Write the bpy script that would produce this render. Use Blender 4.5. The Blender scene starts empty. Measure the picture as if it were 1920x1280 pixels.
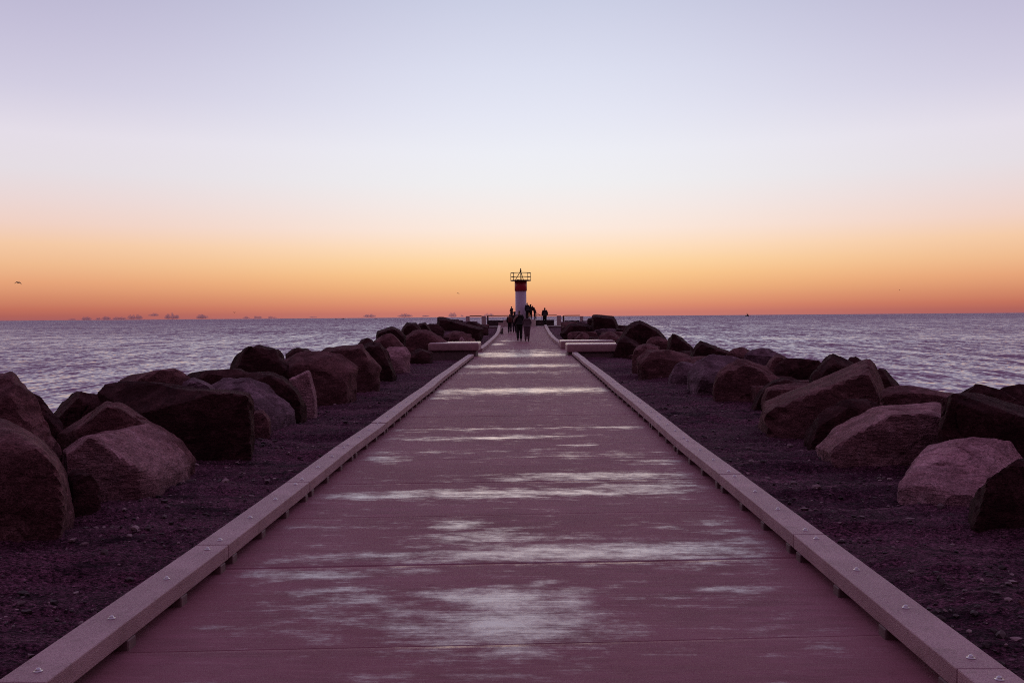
import bpy, bmesh, math, random
import numpy as np
from mathutils import Vector, Matrix
R = math.radians
random.seed(7)
C = bpy.context.scene.collection
sc = bpy.context.scene

# ------------------------------------------------------------------ camera
EYE = 1.74
FPX = 1760.0                      # focal length in pixels of the 1920 px wide photograph
CAM_M = (Matrix.Rotation(R(0.85), 3, 'Z') @ Matrix.Rotation(R(90 - 1.507), 3, 'X') @ Matrix.Rotation(R(-0.4476), 3, 'Z'))
cd = bpy.data.cameras.new('camera')
cam = bpy.data.objects.new('camera', cd)
C.objects.link(cam)
cam.matrix_world = Matrix.Translation((0, 0, EYE)) @ CAM_M.to_4x4()
cd.sensor_width = 36.0
cd.lens = 36.0 * FPX / 1920.0
cd.clip_start = 0.05
cd.clip_end = 200000
sc.camera = cam


def ray(px, py):
    return CAM_M @ Vector(((px - 960) / FPX, -(py - 640) / FPX, -1))


def at(px, py, Y):
    d = ray(px, py)
    return Vector((0, 0, EYE)) + d * (Y / d.y)


def onz(px, py, z):
    d = ray(px, py)
    return Vector((0, 0, EYE)) + d * ((z - EYE) / d.z)


# ------------------------------------------------------------------ numpy noise
_rs = np.random.RandomState(3)
_perm = _rs.permutation(256)
_perm = np.concatenate([_perm, _perm, _perm])
_grad = _rs.normal(size=(256, 3))
_grad /= np.linalg.norm(_grad, axis=1)[:, None]


def perlin(p):
    p = np.asarray(p, dtype=np.float64)
    i = np.floor(p).astype(np.int64)
    f = p - i
    u = f * f * f * (f * (f * 6 - 15) + 10)
    i &= 255
    out = 0
    for dx in (0, 1):
        wx = u[:, 0] if dx else 1 - u[:, 0]
        for dy in (0, 1):
            wy = u[:, 1] if dy else 1 - u[:, 1]
            for dz in (0, 1):
                wz = u[:, 2] if dz else 1 - u[:, 2]
                h = _perm[_perm[_perm[(i[:, 0] + dx) & 255] + ((i[:, 1] + dy) & 255)] + ((i[:, 2] + dz) & 255)]
                g = _grad[h]
                out = out + wx * wy * wz * (g[:, 0] * (f[:, 0] - dx) + g[:, 1] * (f[:, 1] - dy) + g[:, 2] * (f[:, 2] - dz))
    return out * 1.6


def fbm(p, octaves=4, gain=0.5, lac=2.03):
    s = 0
    a = 1.0
    for k in range(octaves):
        s = s + a * perlin(p * (lac ** k) + 17.3 * k)
        a *= gain
    return s


def ridged(p, octaves=3):
    s = 0
    a = 1.0
    for k in range(octaves):
        s = s + a * (1 - np.abs(perlin(p * (2.1 ** k) + 9.1 * k)) * 2)
        a *= 0.5
    return s


# ------------------------------------------------------------------ mesh helpers
def np_mesh(name, verts, faces, smooth=True):
    me = bpy.data.meshes.new(name)
    verts = np.asarray(verts, dtype=np.float32)
    faces = np.asarray(faces, dtype=np.int32)
    n = faces.shape[1]
    me.vertices.add(len(verts))
    me.vertices.foreach_set('co', verts.ravel())
    me.loops.add(faces.size)
    me.loops.foreach_set('vertex_index', faces.ravel())
    me.polygons.add(len(faces))
    me.polygons.foreach_set('loop_start', np.arange(0, faces.size, n, dtype=np.int32))
    me.polygons.foreach_set('use_smooth', np.full(len(faces), smooth, dtype=bool))
    me.update(calc_edges=True)
    me.validate()
    return me


def grid_faces(nr, nc, wrap=False):
    r = np.arange(nr - 1)[:, None]
    c = np.arange(nc if wrap else nc - 1)[None, :]
    c2 = (c + 1) % nc
    a = r * nc + c
    b = r * nc + c2
    d = (r + 1) * nc + c
    e = (r + 1) * nc + c2
    return np.stack([a.ravel(), b.ravel(), e.ravel(), d.ravel()], axis=1)


def link(name, me, mat=None, parent=None):
    o = bpy.data.objects.new(name, me)
    C.objects.link(o)
    if mat is not None and not me.materials:
        me.materials.append(mat)
    if parent is not None:
        o.parent = parent
    return o


def bm_obj(name, bm, mat, parent=None, smooth=False, bevel=0, seg=2):
    if bevel:
        bmesh.ops.bevel(bm, geom=bm.edges[:], offset=bevel, segments=seg, profile=0.5, affect='EDGES')
    bmesh.ops.recalc_face_normals(bm, faces=bm.faces[:])
    me = bpy.data.meshes.new(name)
    bm.to_mesh(me)
    bm.free()
    for p in me.polygons:
        p.use_smooth = smooth
    return link(name, me, mat, parent)


def tag(o, label=None, cat=None, group=None, kind=None):
    if label:
        o['label'] = label
    if cat:
        o['category'] = cat
    if group:
        o['group'] = group
    if kind:
        o['kind'] = kind
    return o


def thing(name, loc, label, cat, group=None, rz=0.0):
    o = bpy.data.objects.new(name, None)
    o.empty_display_size = 0.2
    C.objects.link(o)
    o.location = loc
    o.rotation_euler = (0, 0, rz)
    return tag(o, label, cat, group)


def add_box(bm, x0, x1, y0, y1, z0, z1):
    v = [bm.verts.new(p) for p in ((x0, y0, z0), (x1, y0, z0), (x1, y1, z0), (x0, y1, z0),
                                   (x0, y0, z1), (x1, y0, z1), (x1, y1, z1), (x0, y1, z1))]
    for f in ((0, 3, 2, 1), (4, 5, 6, 7), (0, 1, 5, 4), (1, 2, 6, 5), (2, 3, 7, 6), (3, 0, 4, 7)):
        bm.faces.new([v[i] for i in f])


def add_tube(bm, a, b, r, n=8, r2=None):
    a = Vector(a)
    b = Vector(b)
    r2 = r if r2 is None else r2
    d = (b - a).normalized()
    u = d.orthogonal().normalized()
    w = d.cross(u)
    ra = [bm.verts.new(a + (u * math.cos(t) + w * math.sin(t)) * r) for t in [2 * math.pi * k / n for k in range(n)]]
    rb = [bm.verts.new(b + (u * math.cos(t) + w * math.sin(t)) * r2) for t in [2 * math.pi * k / n for k in range(n)]]
    for k in range(n):
        bm.faces.new((ra[k], ra[(k + 1) % n], rb[(k + 1) % n], rb[k]))
    bm.faces.new(ra[::-1])
    bm.faces.new(rb)


def add_lathe(bm, prof, n=32, cx=0, cy=0):
    rings = []
    for r, z in prof:
        rings.append([bm.verts.new((cx + r * math.cos(2 * math.pi * k / n), cy + r * math.sin(2 * math.pi * k / n), z)) for k in range(n)])
    for a, b in zip(rings, rings[1:]):
        for k in range(n):
            bm.faces.new((a[k], a[(k + 1) % n], b[(k + 1) % n], b[k]))
    bm.faces.new(rings[0][::-1])
    bm.faces.new(rings[-1])


def copy_thing(root, loc, rot=None):
    r = root.copy()
    C.objects.link(r)
    r.location = loc
    if rot is not None:
        r.rotation_euler = rot
    for ch in list(root.children):
        c = ch.copy()
        C.objects.link(c)
        c.parent = r
        for g in ch.children:
            d = g.copy()
            C.objects.link(d)
            d.parent = c
    return r


# ------------------------------------------------------------------ materials
class NT:
    def __init__(self, tree):
        self.t = tree
        self.n = tree.nodes
        self.l = tree.links

    def node(self, typ, **kw):
        nd = self.n.new(typ)
        for k, v in kw.items():
            setattr(nd, k, v)
        return nd

    def put(self, sock, v):
        if v is None:
            return
        if isinstance(v, bpy.types.NodeSocket):
            self.l.new(v, sock)
        else:
            if sock.type == 'RGBA' and len(v) == 3:
                v = (*v, 1)
            sock.default_value = v

    def math(self, op, a, b=None, c=None, clamp=False):
        nd = self.node('ShaderNodeMath', operation=op, use_clamp=clamp)
        self.put(nd.inputs[0], a)
        self.put(nd.inputs[1], b)
        self.put(nd.inputs[2], c)
        return nd.outputs[0]

    def noise(self, vec, scale, detail=4, rough=0.55, dist=0.0):
        nd = self.node('ShaderNodeTexNoise')
        self.put(nd.inputs['Vector'], vec)
        nd.inputs['Scale'].default_value = scale
        nd.inputs['Detail'].default_value = detail
        nd.inputs['Roughness'].default_value = rough
        nd.inputs['Distortion'].default_value = dist
        return nd.outputs['Fac']

    def mapping(self, vec, scale=(1, 1, 1), rot=(0, 0, 0)):
        nd = self.node('ShaderNodeMapping')
        self.put(nd.inputs['Vector'], vec)
        nd.inputs['Scale'].default_value = scale
        nd.inputs['Rotation'].default_value = rot
        return nd.outputs[0]

    def rng(self, v, a, b, c=0.0, d=1.0, smooth=True):
        nd = self.node('ShaderNodeMapRange', interpolation_type='SMOOTHSTEP' if smooth else 'LINEAR')
        self.put(nd.inputs['Value'], v)
        for k, x in zip(('From Min', 'From Max', 'To Min', 'To Max'), (a, b, c, d)):
            self.put(nd.inputs[k], x)
        return nd.outputs[0]

    def mix(self, f, a, b):
        nd = self.node('ShaderNodeMix', data_type='RGBA')
        self.put(nd.inputs[0], f)
        self.put(nd.inputs[6], a)
        self.put(nd.inputs[7], b)
        return nd.outputs[2]

    def bump(self, h, dist, strength=1.0, normal=None):
        nd = self.node('ShaderNodeBump')
        self.put(nd.inputs['Height'], h)
        nd.inputs['Distance'].default_value = dist
        self.put(nd.inputs['Strength'], strength)
        if normal is not None:
            self.put(nd.inputs['Normal'], normal)
        return nd.outputs[0]


def new_mat(name):
    m = bpy.data.materials.new(name)
    m.use_nodes = True
    nt = NT(m.node_tree)
    b = nt.n['Principled BSDF']
    return m, nt, b


def simple(name, col, rough=0.6, var=0.25, scale=6.0, metal=0.0, bump=0.0, spec=0.5):
    m, nt, b = new_mat(name)
    tc = nt.node('ShaderNodeTexCoord').outputs['Object']
    n = nt.noise(tc, scale, 4)
    lo = tuple(c * (1 - var) for c in col)
    hi = tuple(min(1, c * (1 + var)) for c in col)
    nt.put(b.inputs['Base Color'], nt.mix(nt.rng(n, .3, .7), lo, hi))
    b.inputs['Roughness'].default_value = rough
    b.inputs['Metallic'].default_value = metal
    b.inputs['Specular IOR Level'].default_value = spec
    if bump:
        nt.put(b.inputs['Normal'], nt.bump(nt.noise(tc, scale * 12, 3), bump))
    return m


def rock_mat(name, lo, hi, lich, streak=False):
    m, nt, b = new_mat(name)
    g = nt.node('ShaderNodeTexCoord').outputs['Object']
    n1 = nt.noise(g, 1.3, 5, .6)
    n2 = nt.noise(g, 9.0, 5, .65)
    n3 = nt.noise(g, 70.0, 3, .6)
    c = nt.mix(nt.rng(n1, .3, .7), lo, hi)
    c = nt.mix(nt.math('MULTIPLY', nt.rng(n2, .5, .72), .65), c, lich)
    sm = nt.noise(nt.mapping(g, (1, 1, 2.2), (R(30), R(20), R(15))), 2.2, 6, .7, 1.2)
    c = nt.mix(nt.math('MULTIPLY', nt.rng(sm, .60, .44), .55), c, tuple(v * .45 for v in lo))
    spk = nt.rng(nt.math('ADD', nt.math('MULTIPLY', n3, .6), nt.math('MULTIPLY', nt.noise(g, 30, 4, .7), .4)), .36, .64, .45, 1.6, False)
    mul = nt.node('ShaderNodeMix', data_type='RGBA', blend_type='MULTIPLY')
    mul.inputs[0].default_value = 1
    nt.put(mul.inputs[6], c)
    nt.put(mul.inputs[7], spk)
    c = mul.outputs[2]
    nt.put(b.inputs['Base Color'], c)
    b.inputs['Roughness'].default_value = .78
    b.inputs['Specular IOR Level'].default_value = .04
    sv = nt.mapping(g, (2.0, 2.0, 9.0), (R(25), R(35), 0))
    st = nt.noise(sv, 4.0, 5, .65)
    h = nt.math('ADD', nt.math('MULTIPLY', n2, .8), nt.math('MULTIPLY', n3, .16))
    h = nt.math('ADD', h, nt.math('MULTIPLY', st, 0.9 if streak else .25))
    nt.put(b.inputs['Normal'], nt.bump(h, .075, 1.0))
    return m


M = {}
M['rock_dark'] = rock_mat('dark_granite', (.048, .018, .021), (.09, .036, .041), (.14, .064, .072))
M['rock_mid'] = rock_mat('brown_granite', (.125, .052, .058), (.22, .10, .112), (.31, .155, .175))
M['rock_light'] = rock_mat('pale_granite', (.42, .21, .25), (.58, .32, .38), (.68, .43, .50), True)
M['rock_pale'] = rock_mat('weathered_granite', (.28, .13, .15), (.45, .24, .275), (.60, .36, .42), True)
M['rock_grey'] = rock_mat('grey_granite', (.15, .082, .11), (.26, .155, .205), (.37, .24, .30), True)


def kerb_mat():
    m, nt, b = new_mat('composite_kerb')
    g = nt.node('ShaderNodeTexCoord').outputs['Object']
    n1 = nt.noise(g, 2.5, 4, .6)
    n2 = nt.noise(g, 160, 2, .6)
    n3 = nt.noise(nt.mapping(g, (14, 1, 14)), 2.0, 4, .6)
    c = nt.mix(nt.rng(n1, .3, .72), (.33, .182, .212), (.46, .275, .315))
    c = nt.mix(nt.math('MULTIPLY', nt.rng(n2, .5, .75), .5), c, (.66, .45, .49))
    c = nt.mix(nt.math('MULTIPLY', nt.rng(n2, .48, .3), .55), c, (.15, .075, .085))
    c = nt.mix(nt.math('MULTIPLY', nt.rng(nt.noise(g, 7, 5, .7), .52, .72), .5), c, (.22, .12, .125))
    c = nt.mix(nt.math('MULTIPLY', nt.rng(nt.noise(g, 48, 4, .75), .44, .30), .7), c, (.17, .09, .10))
    c = nt.mix(nt.math('MULTIPLY', nt.rng(n3, .55, .8), .35), c, (.16, .085, .10))
    nt.put(b.inputs['Base Color'], c)
    b.inputs['Roughness'].default_value = .55
    nt.put(b.inputs['Normal'], nt.bump(nt.math('ADD', n2, nt.math('MULTIPLY', n3, .6)), .006, .9))
    return m


M['kerb'] = kerb_mat()
M['foot'] = simple('kerb_foot', (.16, .09, .10), .7)
M['steel'] = simple('bolt_steel', (.5, .46, .5), .28, .1, 30, 1.0)
M['concrete'] = simple('seat_concrete', (.44, .265, .29), .30, .14, 7, 0, .004)
M['concrete_d'] = simple('plinth_concrete', (.15, .09, .10), .8, .2, 5, 0, .006)
M['white'] = simple('tower_paint', (.62, .48, .64), .5, .06, 3)
M['red'] = simple('red_paint', (.55, .022, .05), .45, .1, 4)
M['dark_metal'] = simple('gallery_metal', (.03, .018, .018), .5, .2, 8)
M['lamp'] = simple('lamp_housing', (.12, .08, .08), .3, .2, 8)
M['pale_post'] = simple('pillar_concrete', (.6, .43, .43), .7, .2, 5, 0, .01)
M['rail'] = simple('rail_timber', (.10, .055, .05), .7, .25, 6)
M['blockwall'] = simple('dark_block', (.06, .032, .036), .9, .35, 3, 0, .02)
M['skin'] = simple('skin', (.24, .13, .10), .5, .08)
M['black_cloth'] = simple('black_cloth', (.020, .013, .016), .9, .3, 20)
M['navy_cloth'] = simple('navy_cloth', (.03, .02, .032), .9, .3, 20)
M['grey_cloth'] = simple('grey_cloth', (.115, .07, .09), .9, .25, 20)
M['rust_cloth'] = simple('rust_cloth', (.11, .03, .03), .9, .25, 20)
M['beige_cloth'] = simple('beige_cloth', (.33, .22, .2), .9, .2, 20)
M['brown_cloth'] = simple('brown_cloth', (.05, .026, .026), .9, .25, 20)
M['hair'] = simple('dark_hair', (.014, .009, .010), .6, .3, 40)
M['fur'] = simple('brown_fur', (.06, .03, .028), .8, .3, 40)
M['feather'] = simple('dark_feather', (.06, .04, .045), .7, .3, 12)
M['hull'] = simple('boat_hull', (.05, .03, .035), .6, .3, 1)


def ground_mat():
    m, nt, b = new_mat('rough_ground')
    g = nt.node('ShaderNodeTexCoord').outputs['Object']
    gs = nt.mapping(g, (.45, 1.6, 1.0))
    n1 = nt.noise(gs, .9, 6, .62)
    n2 = nt.noise(g, 14, 5, .7)
    n3 = nt.noise(g, 75, 3, .65)
    c = nt.mix(nt.rng(n1, .36, .66), (.064, .018, .042), (.16, .054, .10))
    c = nt.mix(nt.rng(n2, .45, .75, 0, .7), c, (.27, .115, .18))
    c = nt.mix(nt.rng(n3, .60, .74, 0, .85), c, (.55, .34, .42))
    c = nt.mix(nt.rng(n3, .46, .34, 0, .85), c, (.02, .01, .014))
    bands = nt.noise(nt.mapping(g, (.55, 2.6, 1.0)), 1.0, 6, .7)
    c = nt.mix(nt.rng(bands, .56, .70, 0, .75), c, (.30, .135, .20))
    c = nt.mix(nt.rng(bands, .46, .34, 0, .8), c, (.022, .008, .016))
    n4 = nt.noise(nt.mapping(g, (.8, 1.5, 1.0)), 36, 4, .75)
    mul = nt.node('ShaderNodeMix', data_type='RGBA', blend_type='MULTIPLY')
    mul.inputs[0].default_value = 1
    nt.put(mul.inputs[6], c)
    nt.put(mul.inputs[7], nt.rng(n4, .38, .64, .06, 2.5, False))
    c = mul.outputs[2]
    nt.put(b.inputs['Base Color'], c)
    b.inputs['Roughness'].default_value = .85
    b.inputs['Specular IOR Level'].default_value = .08
    h = nt.math('ADD', nt.math('MULTIPLY', n2, 1.0), nt.math('MULTIPLY', n3, .35))
    nt.put(b.inputs['Normal'], nt.bump(h, .16, 1.0))
    return m


def path_mat():
    m, nt, b = new_mat('broomed_concrete')
    g = nt.node('ShaderNodeTexCoord').outputs['Object']
    att = nt.node('ShaderNodeAttribute', attribute_name='wetness').outputs['Fac']
    st = nt.noise(nt.mapping(g, (1.7, 8, 1)), 1.0, 7, .68)            # streaks across the path
    st2 = nt.noise(nt.mapping(g, (2.2, 42, 1)), 1.0, 4, .65)
    br = nt.noise(nt.mapping(g, (4, 260, 1)), 1.0, 3, .6)              # broom lines
    blot = nt.noise(g, 1.1, 5, .6)
    fine = nt.noise(g, 120, 3, .65)
    grit = nt.noise(g, 28, 4, .7)
    c = nt.mix(nt.rng(blot, .3, .7), (.215, .086, .112), (.285, .120, .148))
    c = nt.mix(nt.rng(st, .35, .65, 0, .8), c, (.32, .125, .175))
    c = nt.mix(nt.rng(st2, .5, .75, 0, .6), c, (.38, .165, .215))
    c = nt.mix(nt.rng(fine, .5, .8, 0, .3), c, (.40, .24, .28))
    tone = nt.noise(nt.mapping(g, (.25, .55, 1)), 1.0, 4, .6)
    stain = nt.noise(nt.mapping(g, (1.0, 1.3, 1)), 3.2, 6, .72, .6)
    c = nt.mix(nt.rng(tone, .34, .6, .45, 0), c, (.20, .055, .082))
    c = nt.mix(nt.rng(stain, .56, .74, 0, .5), c, (.15, .045, .066))
    w = nt.math('ADD', att, nt.math('MULTIPLY', nt.math('SUBTRACT', st, .5), 1.0))
    w = nt.math('ADD', w, nt.math('MULTIPLY', nt.math('SUBTRACT', st2, .5), .9))
    w = nt.math('ADD', w, nt.math('MULTIPLY', nt.math('SUBTRACT', grit, .5), .5))
    w = nt.math('ADD', w, nt.math('MULTIPLY', nt.math('SUBTRACT', nt.noise(nt.mapping(g, (1.2, 2.3, 1)), 2.4, 8, .68), .5), 2.5))
    wet = nt.rng(w, .16, 1.4)
    nt.put(b.inputs['Coat Weight'], wet)
    b.inputs['Coat Roughness'].default_value = .22
    b.inputs['Coat IOR'].default_value = 1.62
    c = nt.mix(nt.math('MULTIPLY', wet, .45), c, (.25, .105, .19))  # lilac of the reflected sky painted into the base colour of the damp areas
    nt.put(b.inputs['Base Color'], c)
    nt.put(b.inputs['Roughness'], nt.rng(wet, 0, 1, .62, .22, False))
    nt.put(b.inputs['Specular IOR Level'], nt.rng(wet, 0, 1, .12, 1.0, False))
    h = nt.math('ADD', br, nt.math('MULTIPLY', fine, .5))
    nt.put(b.inputs['Normal'], nt.bump(h, .004, nt.rng(wet, 0, 1, .8, .16, False)))
    return m


def sea_mat():
    m, nt, b = new_mat('sea_water')
    g = nt.node('ShaderNodeTexCoord').outputs['Object']

    def slopes(scale, sx, sy, detail, rough, rot):
        nd = nt.node('ShaderNodeTexNoise')
        nt.put(nd.inputs['Vector'], nt.mapping(g, (sx, sy, 1), (0, 0, R(rot))))
        nd.inputs['Scale'].default_value = scale
        nd.inputs['Detail'].default_value = detail
        nd.inputs['Roughness'].default_value = rough
        sp = nt.node('ShaderNodeSeparateXYZ')
        nt.l.new(nd.outputs['Color'], sp.inputs[0])
        return nt.math('SUBTRACT', sp.outputs[0], .5), nt.math('SUBTRACT', sp.outputs[1], .5)
    ax_, ay_ = slopes(1.0, 2.6, 1.5, 3, .62, 6)       # chop
    bx_, by_ = slopes(1.0, 1.0, .26, 3, .62, -4)      # short swell
    cx_, cy_ = slopes(1.0, .26, .030, 3, .62, 2)    # wave groups
    n3 = nt.noise(nt.mapping(g, (.0035, .013, 1), (0, 0, R(4))), 1.0, 5, .65)
    sp = nt.node('ShaderNodeSeparateXYZ')
    nt.l.new(g, sp.inputs[0])
    # open water away from the pier is rougher than the lee beside it
    off = nt.math('LOGARITHM', nt.math('MAXIMUM', nt.math('ADD', nt.math('ABSOLUTE', sp.outputs[0]), nt.math('ABSOLUTE', sp.outputs[1])), 10), 10)
    sea_ = nt.rng(off, 1.7, 3.3, 0.0, 1.0, False)
    k = nt.rng(n3, .3, .7, .8, 1.25)
    sx = nt.math('MULTIPLY', nt.math('ADD', nt.math('MULTIPLY', ax_, 1.1), nt.math('MULTIPLY', bx_, .5)), k)
    # steep wave fronts run in towards the shore, flat backs between them
    n = nt.math('ADD', nt.math('ADD', nt.math('MULTIPLY', ay_, 1.5), nt.math('MULTIPLY', by_, 1.7)), nt.math('MULTIPLY', cy_, 1.0))
    n = nt.rng(nt.math('ADD', n, nt.math('MULTIPLY', sea_, .33)), -.13, .45, 0, 1, False)
    sy = nt.math('ADD', .072, nt.math('MULTIPLY', nt.math('POWER', n, 1.4), .36))
    sy = nt.math('MULTIPLY', nt.math('MULTIPLY', sy, k), -1.0)
    cmb = nt.node('ShaderNodeCombineXYZ')
    nt.put(cmb.inputs[0], sx)
    nt.put(cmb.inputs[1], sy)
    va = nt.node('ShaderNodeVectorMath', operation='ADD')
    nt.l.new(nt.node('ShaderNodeNewGeometry').outputs['Normal'], va.inputs[0])
    nt.l.new(cmb.outputs[0], va.inputs[1])
    vn = nt.node('ShaderNodeVectorMath', operation='NORMALIZE')
    nt.l.new(va.outputs[0], vn.inputs[0])
    b.inputs['Base Color'].default_value = (.24, .09, .195, 1)
    b.inputs['Roughness'].default_value = .10
    b.inputs['IOR'].default_value = 1.38
    nt.l.new(vn.outputs[0], b.inputs['Normal'])
    return m


def cloud_mat():
    m, nt, b = new_mat('cloud_vapour')
    g = nt.node('ShaderNodeTexCoord').outputs['Object']
    n = nt.noise(g, .02, 3)
    nt.put(b.inputs['Base Color'], nt.mix(n, (.5, .42, .46), (.7, .6, .62)))
    b.inputs['Roughness'].default_value = 1
    tl = nt.node('ShaderNodeBsdfTranslucent')
    tl.inputs['Color'].default_value = (.62, .54, .70, 1)
    m1 = nt.node('ShaderNodeMixShader')
    m1.inputs[0].default_value = .55
    nt.l.new(b.outputs[0], m1.inputs[1])
    nt.l.new(tl.outputs[0], m1.inputs[2])
    tr = nt.node('ShaderNodeBsdfTransparent')
    mx = nt.node('ShaderNodeMixShader')
    mx.inputs[0].default_value = .22
    nt.l.new(tr.outputs[0], mx.inputs[1])
    nt.l.new(m1.outputs[0], mx.inputs[2])
    nt.l.new(mx.outputs[0], nt.n['Material Output'].inputs['Surface'])
    return m


# ------------------------------------------------------------------ sky and light
SUN_AZ = R(1.0)          # a touch right of the pier's axis, under the horizon
w = bpy.data.worlds.new('World')
sc.world = w
w.use_nodes = True
nt = NT(w.node_tree)
bg = nt.n['Background']
dirv = nt.node('ShaderNodeTexCoord').outputs['Generated']
sep = nt.node('ShaderNodeSeparateXYZ')
nt.l.new(dirv, sep.inputs[0])
X_, Y_, Z_ = sep.outputs


def srgb(c):
    return tuple(((v / 255) / 12.92 if v / 255 <= .04045 else ((v / 255 + .055) / 1.055) ** 2.4) for v in c)


def ramp(stops):
    nd = nt.node('ShaderNodeValToRGB')
    cr = nd.color_ramp
    cr.interpolation = 'EASE' if False else 'LINEAR'
    while len(cr.elements) > 1:
        cr.elements.remove(cr.elements[-1])
    for k, (y, col) in enumerate(stops):
        if y is None:
            f, = col[3:]
            col = col[:3]
        else:
            f = math.sqrt(max(0, math.sin(math.atan((593.7 - y) / FPX))))
        e = cr.elements[0] if k == 0 else cr.elements.new(f)
        e.position = f
        e.color = (*srgb(col), 1)
    fac = nt.math('SQRT', nt.math('MAXIMUM', Z_, 0.0))
    nt.l.new(fac, nd.inputs[0])
    return nd.outputs[0]


front = ramp([(593.7, (196, 122, 114)), (586, (205, 124, 110)), (575, (220, 140, 111)), (560, (231, 159, 117)), (540, (242, 182, 126)),
              (515, (252, 202, 142)), (490, (255, 216, 165)), (460, (255, 226, 196)), (430, (252, 233, 220)),
              (390, (246, 236, 232)), (345, (240, 239, 241)), (290, (237, 238, 245)), (220, (229, 231, 244)), (140, (220, 223, 240)),
              (60, (210, 213, 233)), (0, (202, 206, 228)), (None, (186, 172, 208, .70)), (None, (164, 144, 182, .84)), (None, (148, 126, 160, 1.0))])
side = ramp([(593.7, (160, 92, 98)), (586, (177, 99, 90)), (575, (194, 112, 92)), (555, (212, 138, 105)), (530, (230, 163, 121)),
             (500, (239, 186, 142)), (465, (244, 201, 165)), (430, (240, 209, 196)), (390, (235, 215, 213)),
             (340, (229, 221, 227)), (280, (228, 221, 232)), (200, (210, 205, 225)), (100, (196, 191, 216)), (0, (183, 179, 207)),
             (None, (166, 148, 184, .70)), (None, (156, 135, 172, .84)), (None, (148, 126, 160, 1.0))])
back = ramp([(593.7, (54, 32, 38)), (540, (55, 33, 40)), (400, (57, 35, 43)), (200, (60, 40, 48)), (0, (72, 51, 60)),
             (None, (136, 108, 126, .70)), (None, (146, 122, 148, .84)), (None, (148, 126, 160, 1.0))])
hor = nt.math('SQRT', nt.math('MAXIMUM', nt.math('ADD', nt.math('MULTIPLY', X_, X_), nt.math('MULTIPLY', Y_, Y_)), 1e-5))
xs = nt.math('SUBTRACT', X_, nt.math('MULTIPLY', Y_, math.tan(SUN_AZ)))
ax = nt.math('DIVIDE', nt.math('ABSOLUTE', xs), hor)
fside = nt.math('MULTIPLY', nt.rng(ax, .02, .52, smooth=True), 1.0)
yn = nt.math('DIVIDE', Y_, hor)
fback = nt.rng(yn, .85, -.45)
col = nt.mix(fback, nt.mix(fside, front, side), back)
sky = nt.node('ShaderNodeTexSky', sky_type='NISHITA', sun_disc=False)
sky.sun_elevation = R(-1.0)
sky.sun_rotation = SUN_AZ
sky.altitude = 2
add = nt.node('ShaderNodeMix', data_type='RGBA', blend_type='ADD')
add.inputs[0].default_value = .00008
nt.l.new(col, add.inputs[6])
nt.l.new(sky.outputs[0], add.inputs[7])
nt.l.new(add.outputs[2], bg.inputs['Color'])
bg.inputs['Strength'].default_value = 1.0

sd = bpy.data.lights.new('sun', 'SUN')
sd.energy = .05
sd.angle = R(20)
sd.color = (1, .62, .42)
so = bpy.data.objects.new('sun', sd)
C.objects.link(so)
so.rotation_euler = Vector((-math.sin(SUN_AZ), -math.cos(SUN_AZ), -math.tan(R(4)))).to_track_quat('-Z', 'Y').to_euler()

# ------------------------------------------------------------------ pier profile
PY = [-5, 0, 40, 44, 48, 56, 64, 72, 80, 88, 140]
PZ = [0, 0, .05, .09, .16, .30, .385, .48, .63, .80, .80]
LXY = [-5, 8, 40, 48, 56, 64, 72, 88]
LX = [-2.09, -2.09, -2.16, -1.97, -1.88, -1.89, -2.0, -2.36]
RX = [1.89, 1.89, 1.96, 1.77, 1.57, 1.57, 1.62, 1.72]


def pz(y):
    return np.interp(y, PY, PZ)


def lx(y):
    return float(np.interp(y, LXY, LX))


def rx(y):
    return float(np.interp(y, LXY, RX))


SEA_Z = -3.1

# ground: crest of the breakwater with rock slopes down into the sea
ys = [0.8]
while ys[-1] < 112:
    ys.append(ys[-1] + max(.03, .010 * ys[-1]))
ys = np.array(ys)
xi = np.concatenate([np.linspace(-16, -6.2, 50)[:-1], np.arange(-6.2, 6.2, .035), np.linspace(6.2, 16, 50)])
GX, GY = np.meshgrid(xi, ys)
P = np.stack([GX.ravel(), GY.ravel(), np.zeros(GX.size)], 1)
base = pz(P[:, 1]) - .13
ax_ = np.abs(P[:, 0])
lump = .05 * fbm(P * np.array([.5, 1.3, 1]), 3) + .034 * fbm(P * np.array([1.4, 5.2, 1]) + 5, 3) + .020 * fbm(P * 9 + 31, 3)
step = .038 * np.tanh(7 * perlin(P * np.array([.30, 1.5, 1]) + 8.5))
edge = np.clip((ax_ - 2.25) / .5, 0, 1)
hgt = base + (lump + step) * edge * 1.0 - .02 * (1 - edge)
out_ = np.clip(ax_ - 6.3, 0, None)
hgt = hgt - .55 * out_ ** 1.15
endd = np.clip(P[:, 1] - 102, 0, None)
hgt -= .6 * endd
P[:, 2] = hgt
ground = link('ground', np_mesh('ground', P, grid_faces(len(ys), len(xi))), ground_mat())
tag(ground, kind='structure')


def ground_z(x, y):
    e = min(1, max(0, (abs(x) - 2.25) / .5))
    return float(pz(y)) - .13 - .55 * max(0, abs(x) - 6.3) ** 1.15


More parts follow.
